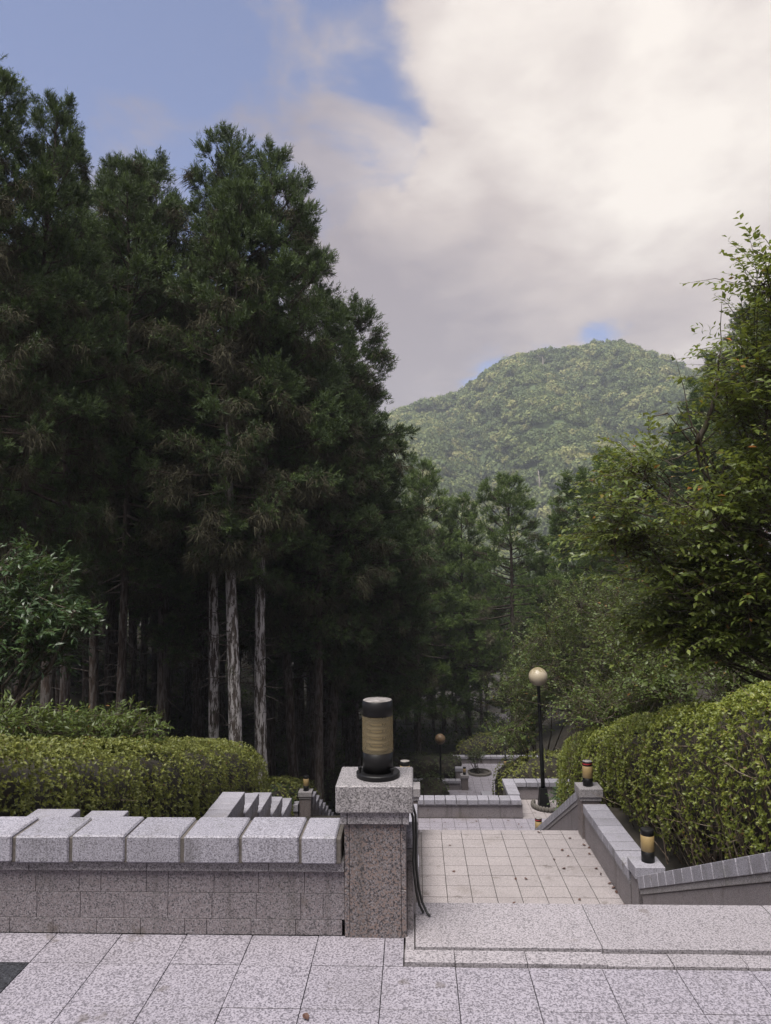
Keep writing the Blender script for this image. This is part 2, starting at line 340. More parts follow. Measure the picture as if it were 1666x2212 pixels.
class MB:
    def __init__(s): s.v = []; s.f = []
    def tube(s, pts, rad, n=8, cap=True):
        pts = [Vector(p) for p in pts]; base = len(s.v); prev = None
        for i, p in enumerate(pts):
            d = (pts[min(i + 1, len(pts) - 1)] - pts[max(i - 1, 0)]).normalized()
            if prev is None:
                a = Vector((0, 0, 1)) if abs(d.z) < 0.9 else Vector((1, 0, 0)); e1 = d.cross(a).normalized()
            else: e1 = (prev - d * prev.dot(d)).normalized()
            prev = e1; e2 = d.cross(e1); r = rad[i] if hasattr(rad, '__len__') else rad
            for k in range(n):
                t = 2 * math.pi * k / n; s.v.append(p + e1 * (math.cos(t) * r) + e2 * (math.sin(t) * r))
        for i in range(len(pts) - 1):
            for k in range(n):
                a = base + i * n + k; b_ = base + i * n + (k + 1) % n; s.f.append((a, b_, b_ + n, a + n))
        if cap: s.f.append(tuple(base + k for k in range(n))[::-1]); s.f.append(tuple(base + (len(pts) - 1) * n + k for k in range(n)))
    def lathe(s, prof, n=32, c=(0, 0, 0)):
        base = len(s.v)
        for r, z in prof:
            for k in range(n):
                t = 2 * math.pi * k / n; s.v.append(Vector((c[0] + r * math.cos(t), c[1] + r * math.sin(t), c[2] + z)))
        for i in range(len(prof) - 1):
            for k in range(n):
                a = base + i * n + k; b_ = base + i * n + (k + 1) % n; s.f.append((a, b_, b_ + n, a + n))
        if prof[0][0] > 1e-4: s.f.append(tuple(base + k for k in range(n))[::-1])
        if prof[-1][0] > 1e-4: s.f.append(tuple(base + (len(prof) - 1) * n + k for k in range(n)))
    def poly(s, vs, fs):
        b_ = len(s.v); s.v += [Vector(v) for v in vs]; s.f += [tuple(b_ + i for i in f) for f in fs]
    def mesh(s, name, mat, smooth=True):
        me = bpy.data.meshes.new(name); me.from_pydata([tuple(v) for v in s.v], [], s.f); me.materials.append(MATS[mat])
        if smooth: me.polygons.foreach_set('use_smooth', [True] * len(me.polygons))
        return me
def tri_mesh(name, V, T, tint, mat):
    """V (n,3), T (m,3) indices, tint (m,)"""
    me = bpy.data.meshes.new(name); n, m_ = len(V), len(T)
    me.vertices.add(n); me.vertices.foreach_set('co', np.asarray(V, np.float32).ravel())
    me.loops.add(m_ * 3); me.loops.foreach_set('vertex_index', np.asarray(T, np.int32).ravel())
    me.polygons.add(m_); me.polygons.foreach_set('loop_start', np.arange(0, m_ * 3, 3, dtype=np.int32))
    a = me.attributes.new('tint', 'FLOAT', 'FACE'); a.data.foreach_set('value', np.asarray(tint, np.float32))
    me.update(calc_edges=True); me.materials.append(MATS[mat])
    return me
def nrm(a): return a / np.maximum(np.linalg.norm(a, axis=-1, keepdims=True), 1e-9)
def blades(rng, C, D, n, L, wd, spread, up=0.15, jitter=0.08):
    """n needle sprays per tuft centre: long thin triangles"""
    C = np.repeat(C, n, 0); D = np.repeat(D, n, 0); N_ = len(C)
    d = nrm(D + spread * rng.normal(size=(N_, 3)) + np.array([0, 0, up]))
    l = L * rng.uniform(0.55, 1.2, (N_, 1)); b = C + jitter * rng.normal(size=(N_, 3))
    s = nrm(np.cross(d, rng.normal(size=(N_, 3)))) * (wd * rng.uniform(0.7, 1.3, (N_, 1)))
    V = np.stack([b - s * .5, b + s * .5, b + d * l], 1).reshape(-1, 3)
    return V, np.arange(N_ * 3).reshape(-1, 3)
def leaves(rng, B, D, Nn, L, wd, droop=0.15, fold=0.25):
    """folded leaves: base B, direction D, rough normal Nn; 4 triangles each"""
    n = len(B); D = nrm(D); S = nrm(np.cross(D, Nn)); U = nrm(np.cross(S, D))
    L = (L * rng.uniform(0.5, 1.25, n))[:, None]; w = wd / 2 * L
    mid = B + D * L * .48 - U * L * 0.02
    V = np.stack([B, mid - S * w + U * w * fold, mid + S * w + U * w * fold, mid, B + D * L - U * L * droop], 1).reshape(-1, 3)
    o = (np.arange(n) * 5)[:, None]
    T = np.concatenate([o + [0, 3, 1], o + [0, 2, 3], o + [3, 4, 1], o + [3, 2, 4]], 1).reshape(-1, 3)
    return V, T
def join(parts):
    Vs, Ts, k = [], [], 0
    for V, T in parts: Vs.append(V); Ts.append(T + k); k += len(V)
    return np.concatenate(Vs), np.concatenate(Ts)

# ------------------------------------------------------------------ ground
STAIR = 0.494
gc = ([-60, 3.2, 3.7, 8.2, 11.3, 15.8, 21, 33.5, 42, 60, 120, 320, 1500], [-.5, -.5, -.6, -2.75, -2.75, -5.15, -5.4, -9.75, -9.75, -12.6, -19, -28, -30])
gl = ([-60, 3.2, 3.9, 5.85, 11.5, 15.9, 19.4, 24, 33, 42, 60, 120, 320, 1500], [-.5, -.5, -.25, -.72, -2.4, -3.9, -5.0, -6.8, -9.6, -10.2, -12.6, -19, -28, -30])
gr = ([-60, 3.2, 3.7, 8.3, 11.2, 16, 20.3, 24, 34, 42, 60, 120, 320, 1500], [-.5, -.5, .1, -2.02, -2.05, -4.4, -4.5, -6.2, -9.3, -10, -12.6, -19, -28, -30])
def sstep(a, b, x): t = np.clip((x - a) / (b - a), 0, 1); return t * t * (3 - 2 * t)
def ground(x, y):
    x = np.asarray(x, float); y = np.asarray(y, float)
    c, l, r = np.interp(y, *gc), np.interp(y, *gl), np.interp(y, *gr)
    wl = sstep(-0.8, -2.9, x) if False else np.clip((-1.0 - x) / 1.9, 0, 1)
    wr = np.clip((x - 2.55) / 0.15, 0, 1)
    wr = np.where((y > 15.5) & (y < 20.4), np.clip((x - 4.2) / 0.2, 0, 1), wr)
    wr = np.where(y > 24, np.clip((x - 4.5) / 2.0, 0, 1), wr)
    z = c * (1 - wl - wr) + l * wl + r * wr
    lift_l = np.minimum(0.42 * np.clip(-6.5 - x, 0, None), 9) * np.clip((y - 4) / 8, 0, 1) * np.clip((330 - y) / 150, 0, 1)
    lift_r = np.minimum(0.75 * np.clip(x - 5.5, 0, None), np.clip(-0.2 - r, 0, 12)) * np.clip((y - 4) / 4, 0, 1) * np.clip((70 - y) / 30, 0, 1)
    bump = 0.05 * np.sin(x * 1.7 + y * .9) * np.sin(y * 1.3 - x * .6) * np.where(y > 4, 1, 0)
    return z + lift_l + lift_r + bump
gx = np.unique(np.concatenate([np.linspace(-1500, -120, 14), np.linspace(-120, -20, 26), np.linspace(-20, -3.2, 30), np.linspace(-3.2, -0.8, 8), [-0.4, 0, 1.2, 2.4, 2.55, 2.6, 2.7, 2.9, 3.3, 3.8, 4.2, 4.3, 4.4], np.linspace(4.8, 24, 32), np.linspace(25, 120, 22), np.linspace(130, 1500, 14)]))
gy = np.unique(np.concatenate([[-400, -100, -30, -10, -3, 0, 2.5, 3.0, 3.2, 3.5, 3.7, 3.9], np.linspace(4.2, 24, 80), np.linspace(24.5, 60, 50), np.linspace(62, 330, 30), np.linspace(350, 1500, 10)]))
X, Yy = np.meshgrid(gx, gy); Z = ground(X, Yy)
nx, ny = len(gx), len(gy)
Vg = np.stack([X, Yy, Z], -1).reshape(-1, 3)
ii = (np.arange(ny - 1)[:, None] * nx + np.arange(nx - 1)).ravel()
Tg = np.concatenate([np.stack([ii, ii + 1, ii + nx + 1], 1), np.stack([ii, ii + nx + 1, ii + nx], 1)])
go = link('ground', tri_mesh('ground', Vg, Tg, np.zeros(len(Tg)), 'soil'))
tag(go, 'dark leaf strewn forest soil falling away below the terraces', kind='structure')

# ------------------------------------------------------------------ hill
ridge_px = [(-2600, 980), (-1400, 1000), (-300, 1010), (300, 985), (600, 950), (760, 925), (825, 905), (900, 880), (1000, 850), (1050, 810), (1100, 775), (1180, 760), (1270, 747), (1330, 742), (1400, 767), (1470, 795), (1600, 850), (1850, 940), (2300, 1010), (3600, 1080)]
HY = 600.0
rx = []; rz = []
for px_, py_ in ridge_px:
    q = at(px_, py_, HY); rx.append(q[0]); rz.append(q[2])
def vnoise(x, y, seed, oct=4):
    r = np.random.default_rng(seed); out = np.zeros_like(x); a = 1.0; f = 1.0
    for _ in range(oct):
        for __ in range(3):
            th = r.uniform(0, 2 * np.pi); ph = r.uniform(0, 6.28)
            out += a / 3 * np.sin((x * np.cos(th) + y * np.sin(th)) * f * r.uniform(.8, 1.25) + ph)
        a *= .55; f *= 1.9
    return out
def hillz(x, y):
    top = np.interp(x, rx, rz) - 4.0
    t = np.clip((y - 330) / (HY - 330), 0, 1)
    z = -26 + (top + 26) * (t ** 0.92)
    back = np.clip((y - HY) / 300, 0, 1); z = z * (1 - back) + (-20) * back
    amp = np.sin(np.pi * np.clip(t, 0, 1)) ** .7
    sp = (np.abs(np.sin((x * 1.0 + (y - 330) * .33 + 18 * np.sin(y * .02)) * 0.034)) - .6) * 44   # spurs and gullies
    sp = sp + 5.0 * vnoise(x * .05, y * .05, 3)
    return z + sp * amp * np.where(y > HY, 0, 1)
hx = np.linspace(-620, 900, 190); hy = np.concatenate([np.linspace(325, HY, 64), np.linspace(HY + 15, 900, 14)])
X, Yy = np.meshgrid(hx, hy); Z = hillz(X, Yy)
nx, ny = len(hx), len(hy)
ii = (np.arange(ny - 1)[:, None] * nx + np.arange(nx - 1)).ravel()
Th = np.concatenate([np.stack([ii, ii + 1, ii + nx + 1], 1), np.stack([ii, ii + nx + 1, ii + nx], 1)])
ho = link('hill', tri_mesh('hill', np.stack([X, Yy, Z], -1).reshape(-1, 3), Th, np.zeros(len(Th)), 'far_leaves'))
tag(ho, 'steep forested mountain rising to a rounded summit', kind='structure')

rng = np.random.default_rng(11)
far_col = bpy.data.collections.new('far_crowns')
def far_crown(seed, conic):
    r = np.random.default_rng(seed); n = 620
    th = r.uniform(0, 2 * np.pi, n); u = r.uniform(-.25, 1, n)
    if conic: rad = (1 - np.clip(u, 0, 1)) * .75 + .08; P = np.stack([rad * np.cos(th), rad * np.sin(th), u * 2.0], 1); Nn = nrm(np.stack([np.cos(th), np.sin(th), np.full(n, .5)], 1))
    else:
        rad = np.sqrt(np.clip(1 - np.clip(u, 0, 1) ** 2, 0, 1)); lump = 1 + .22 * np.sin(3 * th + seed) * np.sin(4 * u + seed * 2) + .12 * np.sin(7 * th)
        P = np.stack([rad * lump * np.cos(th), rad * lump * np.sin(th), u * .75 * lump], 1); Nn = nrm(P + 1e-3)
    P = P * r.uniform(.78, 1.02, (n, 1))
    Nn = nrm(Nn + .55 * r.normal(size=(n, 3))); a = nrm(np.cross(Nn, r.normal(size=(n, 3)))); b_ = np.cross(Nn, a); s = r.uniform(.07, .16, (n, 1))
    V = np.stack([P - a * s - b_ * s * .6, P + a * s - b_ * s * .5, P + a * s * .6 + b_ * s * .7, P - a * s * .7 + b_ * s * .5], 1).reshape(-1, 3)
    o = (np.arange(n) * 4)[:, None]; T = np.concatenate([o + [0, 1, 2], o + [0, 2, 3]], 1).reshape(-1, 3)
    base = [.05, .25, .42, .55, .75, .95, .12, .35][seed % 8]; tint = np.clip(np.repeat(base + .16 * r.normal(size=n), 2), 0, 1)
    me = tri_mesh('far_crown', V, T, tint, 'far_leaves'); ob = bpy.data.objects.new('far_crown', me); far_col.objects.link(ob)
for k in range(8): far_crown(60 + k, False)
npt = 8600
pxs = rng.uniform(-260, 420, npt); pys = 330 + (HY + 12 - 330) * rng.uniform(0, 1, npt)
pts = np.stack([pxs, pys, hillz(pxs, pys)], 1)
rn = 260; rxs = rng.uniform(-160, 420, rn); pts2 = np.stack([rxs, HY + rng.uniform(-8, 8, rn), np.interp(rxs, rx, rz) - 3], 1)
pts = np.concatenate([pts, pts2])
pm = bpy.data.meshes.new('hill_forest'); pm.vertices.add(len(pts)); pm.vertices.foreach_set('co', pts.astype(np.float32).ravel())
fo = link('hill_forest', pm); tag(fo, 'unbroken broadleaf forest covering the mountain', kind='stuff')
gn = bpy.data.node_groups.new('forest_scatter', 'GeometryNodeTree')
gn.interface.new_socket('Geometry', in_out='INPUT', socket_type='NodeSocketGeometry'); gn.interface.new_socket('Geometry', in_out='OUTPUT', socket_type='NodeSocketGeometry')
gi = gn.nodes.new('NodeGroupInput'); gout = gn.nodes.new('NodeGroupOutput')
iop = gn.nodes.new('GeometryNodeInstanceOnPoints'); ci = gn.nodes.new('GeometryNodeCollectionInfo')
ci.inputs['Collection'].default_value = far_col; ci.inputs['Separate Children'].default_value = True; ci.inputs['Reset Children'].default_value = True
iop.inputs['Pick Instance'].default_value = True
rs = gn.nodes.new('FunctionNodeRandomValue'); rs.data_type = 'FLOAT'; rs.inputs[2].default_value = 3.2; rs.inputs[3].default_value = 8.2
rr = gn.nodes.new('FunctionNodeRandomValue'); rr.data_type = 'FLOAT_VECTOR'; rr.inputs[0].default_value = (-.12, -.12, 0); rr.inputs[1].default_value = (.12, .12, 6.28)
L_ = gn.links.new
L_(gi.outputs[0], iop.inputs['Points']); L_(ci.outputs[0], iop.inputs['Instance']); L_(rr.outputs[0], iop.inputs['Rotation']); L_(rs.outputs[1], iop.inputs['Scale'])
L_(iop.outputs[0], gout.inputs[0])
md = fo.modifiers.new('scatter', 'NODES'); md.node_group = gn

def snag(x, y, h, label, seed, Yd=None):
    r = random.Random(seed); Yd = Yd or HY - 6
    top = at(x, y, Yd); g = float(hillz(np.array([top[0]]), np.array([Yd]))[0])
    zb = top[2] - h
    t = empty('dead_tree', (top[0], Yd, zb), label, 'tree', 'bleached dead trees on the mountain')
    mb = MB(); mb.tube([(0, 0, -6), (r.uniform(-.3, .3), 0, h * .5), (r.uniform(-.6, .6), 0, h)], [.75, .5, .12], 6)
    link('trunk', mb.mesh('snag', 'snag'), None, t, (top[0], Yd, zb))
    mb = MB()
    for k in range(7):
        z = h * r.uniform(.35, .95); a = r.uniform(0, 6.28); l = h * r.uniform(.12, .3)
        mb.tube([(0, 0, z), (l * .6 * math.cos(a), l * .3 * math.sin(a), z + l * .3), (l * math.cos(a), l * .5 * math.sin(a), z + l * .8)], [.2, .14, .05], 4)
    link('branch', mb.mesh('snag_branch', 'snag'), None, t, (top[0], Yd, zb))
for i, (x, y, h, lab, dy) in enumerate([(1028, 832, 9, 'bare dead tree on the lower left ridge shoulder', -4), (1100, 776, 12, 'twin forked bare dead tree standing up on the ridge line', -4), (1172, 770, 17, 'bleached broken dead tree just below the ridge, left of the summit', -26), (1342, 752, 19, 'tall pale leaning dead tree under the summit', -26), (1382, 752, 11, 'thin bare dead tree on the skyline right of the summit', -3), (1155, 822, 10, 'short white dead trunk in mid slope under the ridge', -60), (1113, 842, 8, 'pale stub of a dead trunk left on the upper slope', -60), (1282, 898, 13, 'pale pointed dead trunk on the sunlit spur', -120), (880, 898, 8, 'thin dead tree at the far left end of the ridge', -4), (1165, 1018, 11, 'white forked dead trunk low on the slope', -190), (933, 1010, 9, 'bleached dead trunk on the lower left spur', -170), (885, 938, 9, 'pale broken trunk on the left slope beside the cedars', -70)]):
    snag(x, y, h, lab, 200 + i, HY + dy)

# ------------------------------------------------------------------ paving
plaza = empty('plaza', (0, 3, 0), 'speckled granite paving of the upper terrace', kind='structure')
block('base_slab', -9, 9, -8, 3.66, -0.5, -0.034, 'mortar', plaza)
T_ = 0.303; J = 0.0032
xs0 = -0.153
def floor_piece(x0, x1, y0, y1, mat='floor_granite', z=0.0, nm='floor_tile', par=plaza, th=0.03, J=None):
    J = J or (.0032 if z > -1 else .008)
    return block(nm, x0 + J / 2, x1 - J / 2, y0 + (J * .7 if z > -1 else .006), y1 - (J * .7 if z > -1 else .006), z - th, z + RNG.uniform(-.0012, .0012), mat, par, 0.0012)
for k in range(-8, 9):
    x0 = xs0 + T_ * k; x1 = x0 + T_
    for (y0, y1) in ((2.0, 2.265), (2.265, 2.55), (2.55, 2.84), (2.84, 3.132)):
        mt = 'dark_granite' if (k == -6 and y0 == 2.84) else 'floor_granite'
        o = floor_piece(x0, x1, y0, y1, mt)
        if mt == 'dark_granite': o['label'] = 'black polished tile'
    if x1 <= xs0 + 0.001: floor_piece(x0, x1, 3.132, 3.372)
floor_piece(xs0, -0.067, 3.132, 3.372)
# raised border strip and the two large slabs at the head of the steps
for (x0, x1) in ((-0.065, 0.15), (0.15, 0.453), (0.453, 0.785), (0.785, 1.06), (1.06, 1.363), (1.363, 1.666), (1.666, 1.97)):
    floor_piece(x0, x1, 3.146, 3.245, 'slab_granite', 0.010 if x1 < .8 else 0.003, 'border_strip')
floor_piece(-0.062, -0.02, 3.25, 3.655, 'slab_granite', 0.006, 'border_strip')
for (x0, x1) in ((-0.018, 0.795), (0.795, 1.66), (1.66, 2.44)):
    floor_piece(x0, x1, 3.262, 3.672, 'slab_granite', 0.012, 'edge_slab', plaza, 0.045)

def flight(y0, z0, n, run, rise, nm_label):
    st = empty('staircase', (1.2, y0, z0 - n * rise), nm_label, 'stairs', kind='structure')
    for k in range(1, n):
        block('step', 0.0, 2.42, y0 + run * (k - 1) - .02, y0 + run * k, z0 - k * rise - rise, z0 - k * rise, 'landing_granite', st, .005)
flight(3.66, 0, 15, 0.3175, 0.158, 'granite steps from the upper terrace down to the first landing')
flight(11.17, -2.37, 15, 0.3175, 0.158, 'granite steps from the first landing down to the second')
def landing(name_label, x0, x1, ys, z, cols, mat='landing_granite'):
    l = empty('landing', ((x0 + x1) / 2, ys[0], z), name_label, kind='structure')
    block('base_slab', x0, x1, ys[0], ys[-1], z - .3, z - .034, 'mortar', l)
    for a, b_ in zip(ys[:-1], ys[1:]):
        for c, d in zip(cols[:-1], cols[1:]): floor_piece(c, d, a, b_, mat, z, par=l)
    return l
cols1 = [-.05, .05] + [.05 + .2985 * k for k in range(1, 8)] + [2.43]
landing('warm granite tiled landing below the first flight', -.06, 2.44, [8.1 + .30 * k for k in range(10)] + [11.0, 11.17], -2.37, cols1)
cols2 = [-.3 + .30 * k for k in range(0, 15)] + [4.22]
l2 = landing('second granite landing in front of the low parapet', -.3, 4.24, [15.65 + .31 * k for k in range(10)], -4.74, cols2, 'floor_granite')
block('base_slab', 2.62, 4.24, 18.44, 19.9, -5.04, -4.774, 'mortar', l2)
for a, b_ in ((18.44, 18.80), (18.80, 19.15), (19.15, 19.5), (19.5, 19.86)):
    for c, d in ((2.62, 2.92), (2.92, 3.22), (3.22, 3.52), (3.52, 3.82), (3.82, 4.22)): floor_piece(c, d, a, b_, 'landing_granite', -4.74, par=l2)
ZP = -9.4
l3 = landing('lowest granite terrace far down the path', -1.2, 6.6, [33.6 + .4 * k for k in range(18)], ZP, [-1.2 + .4 * k for k in range(20)] + [6.6], 'floor_granite')  # darker granite chosen here: tree shade put into the floor colour

# ------------------------------------------------------------------ walls
CAPT, BAND = 0.122, 0.046
def wall_x(par, x0, x1, yf, z0, ztop, depth=0.27, pitch=0.265, start=None, joints=None, panels=True, capmat='cap_granite', detail=True):
    """a wall along X whose face looks towards -Y: core, coursed panels, ledge, capstones"""
    zc = ztop - CAPT; zb = zc - BAND
    block('core', x0 + .02, x1 - .02, yf + .03, yf + depth - .03, z0, zc - .002, 'mortar', par)
    if panels:
        hs = [z0 + (zb - z0) * q for q in ((0, .24, .64, 1.0) if detail else (0, 1.0))]
        pw = 0.205 if detail else .9
        for ci_, (a, b_) in enumerate(zip(hs[:-1], hs[1:])):
            cur = x0 - RNG.uniform(0, pw * .9)
            while cur < x1:
                nxt = cur + pw * RNG.choice((1, 1, 1, .5, 1.04))
                p, q = max(cur, x0), min(nxt, x1)
                if q - p > .03: block('panel', p + .0009, q - .0009, yf + RNG.uniform(0, .0014), yf + .03, a + .0011, b_ - .0011, 'wall_granite', par, .001)
                cur = nxt
    cur = x0
    while cur < x1 - .02:
        nxt = min(cur + RNG.uniform(.5, .68), x1); block('ledge', cur + .001, nxt - .001, yf - .022, yf + depth - .05, zb, zc, 'pier_cap_granite', par, .003); cur = nxt
    if detail: block('joint_mortar', x0 + .012, x1 - .012, yf - .045, yf + depth - .052, zc + .0005, ztop - .012, 'joint_mortar', par, .002)
    js = joints or [x0 - .02 + pitch * k for k in range(int((x1 - x0) / pitch) + 2)]
    for a, b_ in zip(js[:-1], js[1:]):
        b2 = min(b_, x1 + .02)
        if b2 - a > .06: block('capstone', a + .007, b2 - .007, yf - .055, yf + depth - .04, zc + .001, ztop, capmat, par, .007, .0026)
def wall_y(par, xf, side, y0, y1, z0, ztop, depth=0.33, pitch=0.272, zslope=None):
    """a level wall along Y, its face on x = xf looking towards -side"""
    zc = ztop - CAPT; zb = zc - BAND; s = side
    def bx(nm, a, b_, ya, yb, za, zb_, mat, bev=.004, jit=0): block(nm, min(a, b_), max(a, b_), ya, yb, za, zb_, mat, par, bev, jit)
    bx('core', xf + s * .03, xf + s * (depth - .03), y0 + .01, y1 - .01, z0, zc - .002, 'mortar')
    hs = [z0 + (zb - z0) * q for q in (0, .5, 1.0)]
    for a, b_ in zip(hs[:-1], hs[1:]):
        cur = y0
        while cur < y1 - .02:
            nxt = min(cur + RNG.uniform(.55, .8), y1); bx('panel', xf, xf + s * .03, cur + .001, nxt - .001, a + .001, b_ - .001, 'wall_granite', .002); cur = nxt
    bx('ledge', xf - s * .008, xf + s * (depth - .03), y0, y1, zb, zc, 'pier_cap_granite')
    n = max(1, round((y1 - y0) / pitch)); p = (y1 - y0) / n
    for k in range(n): bx('capstone', xf - s * .02, xf + s * (depth - .02), y0 + p * k + .011, y0 + p * (k + 1) - .011, zc + .001, ztop, 'cap_granite', .006, .0018)
def wall_slope(par, xf, side, y0, z0, y1, z1, drop, depth=0.31, pitch=0.262):
    """a parapet that follows a flight: top from (y0,z0) down to (y1,z1)"""
    s = side; L = math.hypot(y1 - y0, z1 - z0); ang = math.atan2(z1 - z0, y1 - y0)
    ca, sa = math.cos(ang), math.sin(ang)
    def prism(nm, xa, xb, t0, t1, mat, l0=0, l1=L):
        me = box_mesh(abs(xb - xa), l1 - l0, t1 - t0, .004, mat)
        lm = (l0 + l1) / 2; tm = (t0 + t1) / 2
        link(nm, me, None, par, ((xa + xb) / 2, y0 + lm * ca - tm * sa, z0 + lm * sa + tm * ca), (ang, 0, 0))
    n = round(L / pitch); p = L / n
    for k in range(n): prism('capstone', xf - s * .02, xf + s * (depth - .02), -CAPT, 0, 'cap_granite', p * k + .010, p * (k + 1) - .010)
    prism('ledge', xf - s * .006, xf + s * (depth - .04), -CAPT - .055, -CAPT - .001, 'pier_cap_granite')
    # body: panels in two courses parallel to the slope, down to the steps
    c0, c1 = -CAPT - .057, -CAPT - .057 - drop
    for t0, t1 in ((c1, (c0 + c1) / 2 - .001), ((c0 + c1) / 2 + .001, c0)):
        cur = 0.0
        while cur < L - .05:
            nxt = min(cur + RNG.uniform(.8, 1.1), L); prism('panel', xf + s * .006, xf + s * .036, t0, t1, 'wall_granite', cur + .001, nxt - .001); cur = nxt
    prism('core', xf + s * .034, xf + s * (depth - .05), c1 - .05, -CAPT - .01, 'mortar')

def pier(x0, x1, y0, y1, z0, ztop, label, lowblock=None):
    """square pier: cap x0..x1, y0..y1 (outer size of the cap)"""
    p = empty('stone_pier', ((x0 + x1) / 2, (y0 + y1) / 2, z0), label, 'pier', 'granite piers carrying lamps')
    zc = ztop - .123; zn = zc - .056
    block('pier_cap', x0, x1, y0, y1, zc, ztop, 'pier_cap_granite', p, .006)
    e = .02; bx0, bx1, by0, by1 = x0 + .036, x1 - .036, y0 + .04, y1 - .03
    # neck under the cap: a middle piece and two corner pieces
    block('neck', x0 + e, x0 + .05, y0 + e, y1 - e, zn, zc - .002, 'pier_cap_granite', p, .003)
    block('neck', x0 + .052, x1 - .052, y0 + e + .002, y1 - e, zn, zc - .002, 'pier_cap_granite', p, .003)
    block('neck', x1 - .05, x1 - e, y0 + e, y1 - e, zn, zc - .002, 'pier_cap_granite', p, .003)
    block('core', bx0 + .022, bx1 - .022, by0 + .022, by1 - .004, z0, zn - .002, 'mortar', p)
    h = zn - .006
    block('panel', bx0 + .0235, bx1 - .0235, by0, by0 + .021, z0, h, 'pier_granite', p, .002)
    zj = z0 + (h - z0) * .42
    for a, b_ in ((z0, zj), (zj + .002, h)):
        block('corner_strip', bx0, bx0 + .022, by0 + .001, by1, a, b_, 'pier_granite', p, .002)
        block('corner_strip', bx1 - .022, bx1, by0 + .001, by1, a, b_, 'pier_granite', p, .002)
    return p

R0 = 0.072
def bollard(x, y, z, label, big=False, red=False, pale=False, h=0.355, lens='amber_band', tilt=0.0):
    b0 = empty('bollard_lamp', (x, y, z), label, 'lamp', 'bollard lamps on the stone piers')
    P_ = (x, y, z); z1, z2, z3 = h * .335, h * .815, h
    if big: z1, z2 = h * .33, h * .80
    if big:
        mb = MB(); mb.lathe([(.100, 0), (.103, .003), (.103, .020), (.098, .024), (.078, .025)], 40); link('base_flange', mb.mesh('base_flange', 'black_paint', False), None, b0, P_)
        for a in (200, 320, 80):
            mb = MB(); mb.lathe([(.006, .02), (.006, .042), (.009, .042), (.009, .050), (.003, .053)], 8, (.089 * math.cos(RAD(a)), .089 * math.sin(RAD(a)), 0)); link('bolt', mb.mesh('bolt', 'black_paint', False), None, b0, P_)
        zb = .024
    else: zb = 0.0
    mb = MB(); mb.lathe([(R0, zb), (R0, z1 - .002), (R0 - .004, z1)], 40); link('base_tube', mb.mesh('base_tube', 'black_paint'), None, b0, P_)
    mb = MB()
    if big:
        mb.lathe([(R0 + .001, z1 + .001), (R0 + .001, z2 - .001)], 40); mb.f = mb.f[:-2]
        lo = link('lens', mb.mesh('lens', 'amber_lens'), None, b0, P_)
        n = 5
        for k in range(n):
            zz = z1 + (z2 - z1) * (k + .6) / (n + .2)
            mb = MB(); mb.lathe([(.030, zz - .002), (.052, zz - .012), (.054, zz - .004), (.032, zz + .008)], 28); link('louvre', mb.mesh('louvre', 'louvre_grey'), None, lo, P_)
        mb = MB(); mb.tube([(-.03, .02, z1), (-.03, .02, z2)], .004, 6); mb.tube([(.026, -.024, z1), (.026, -.024, z2)], .004, 6); link('rod', mb.mesh('rod', 'louvre_grey'), None, lo, P_)
        mb = MB(); mb.tube([(0, 0, z1), (0, 0, z2)], .034, 16); link('lamp_core', mb.mesh('lamp_core', 'lamp_cream'), None, lo, P_)
    else:
        mb.lathe([(R0 - .002, z1), (R0 + .002, z1 + .004), (R0 + .002, z2 - .004), (R0 - .002, z2)], 32); link('lens', mb.mesh('lens', lens), None, b0, P_)
    mb = MB(); mb.lathe([(R0 - .004, z2), (R0, z2 + .002), (R0, z3 - .004), (R0 - .004, z3 - .001)], 40); cp = link('cap', mb.mesh('cap', 'black_paint'), None, b0, P_)
    if pale:
        mb = MB(); mb.lathe([(R0 - .003, z3 - .0008), (R0 - .006, z3 + .001), (.0, z3 + .0035)], 32); link('cap_plate', mb.mesh('cap_plate', 'lamp_top'), None, cp, P_)
    if red:
        mb = MB(); n = 32; zz = z3 - .028
        for k in range(n):
            t = 2 * math.pi * k / n; w = .012 + .004 * math.sin(t * 2); c = zz + .006 * math.sin(t + 1)
            mb.v += [Vector(((R0 + .0015) * math.cos(t), (R0 + .0015) * math.sin(t), c - w * .6)), Vector(((R0 + .0015) * math.cos(t), (R0 + .0015) * math.sin(t), c + w * .6))]
        for k in range(n): a = 2 * k; c = 2 * ((k + 1) % n); mb.f.append((a, c, c + 1, a + 1))
        link('red_band', mb.mesh('red_band', 'red_tape'), None, cp, P_)
    return b0

# upper wall and near pier
uw = empty('garden_wall', (-1.5, 3.45, 0), 'low pink granite wall with pale chunky capstones along the near terrace', 'wall')
jx = [-3.43, -3.17, -2.91, -2.645, -2.38, -2.12, -1.856, -1.593, -1.335, -1.073, -.808, -.533, -.362]
wall_x(uw, -3.4, -.3365, 3.372, 0.0, 0.457, 0.235, joints=jx)
pier(-.371, -.019, 3.315, 3.62, 0.0, 0.684, 'nearest square granite pier, carrying the large amber louvred lamp')
bollard(-.184, 3.464, .684, 'large black lamp with a ribbed amber glass, on the nearest pier', big=True, pale=True)
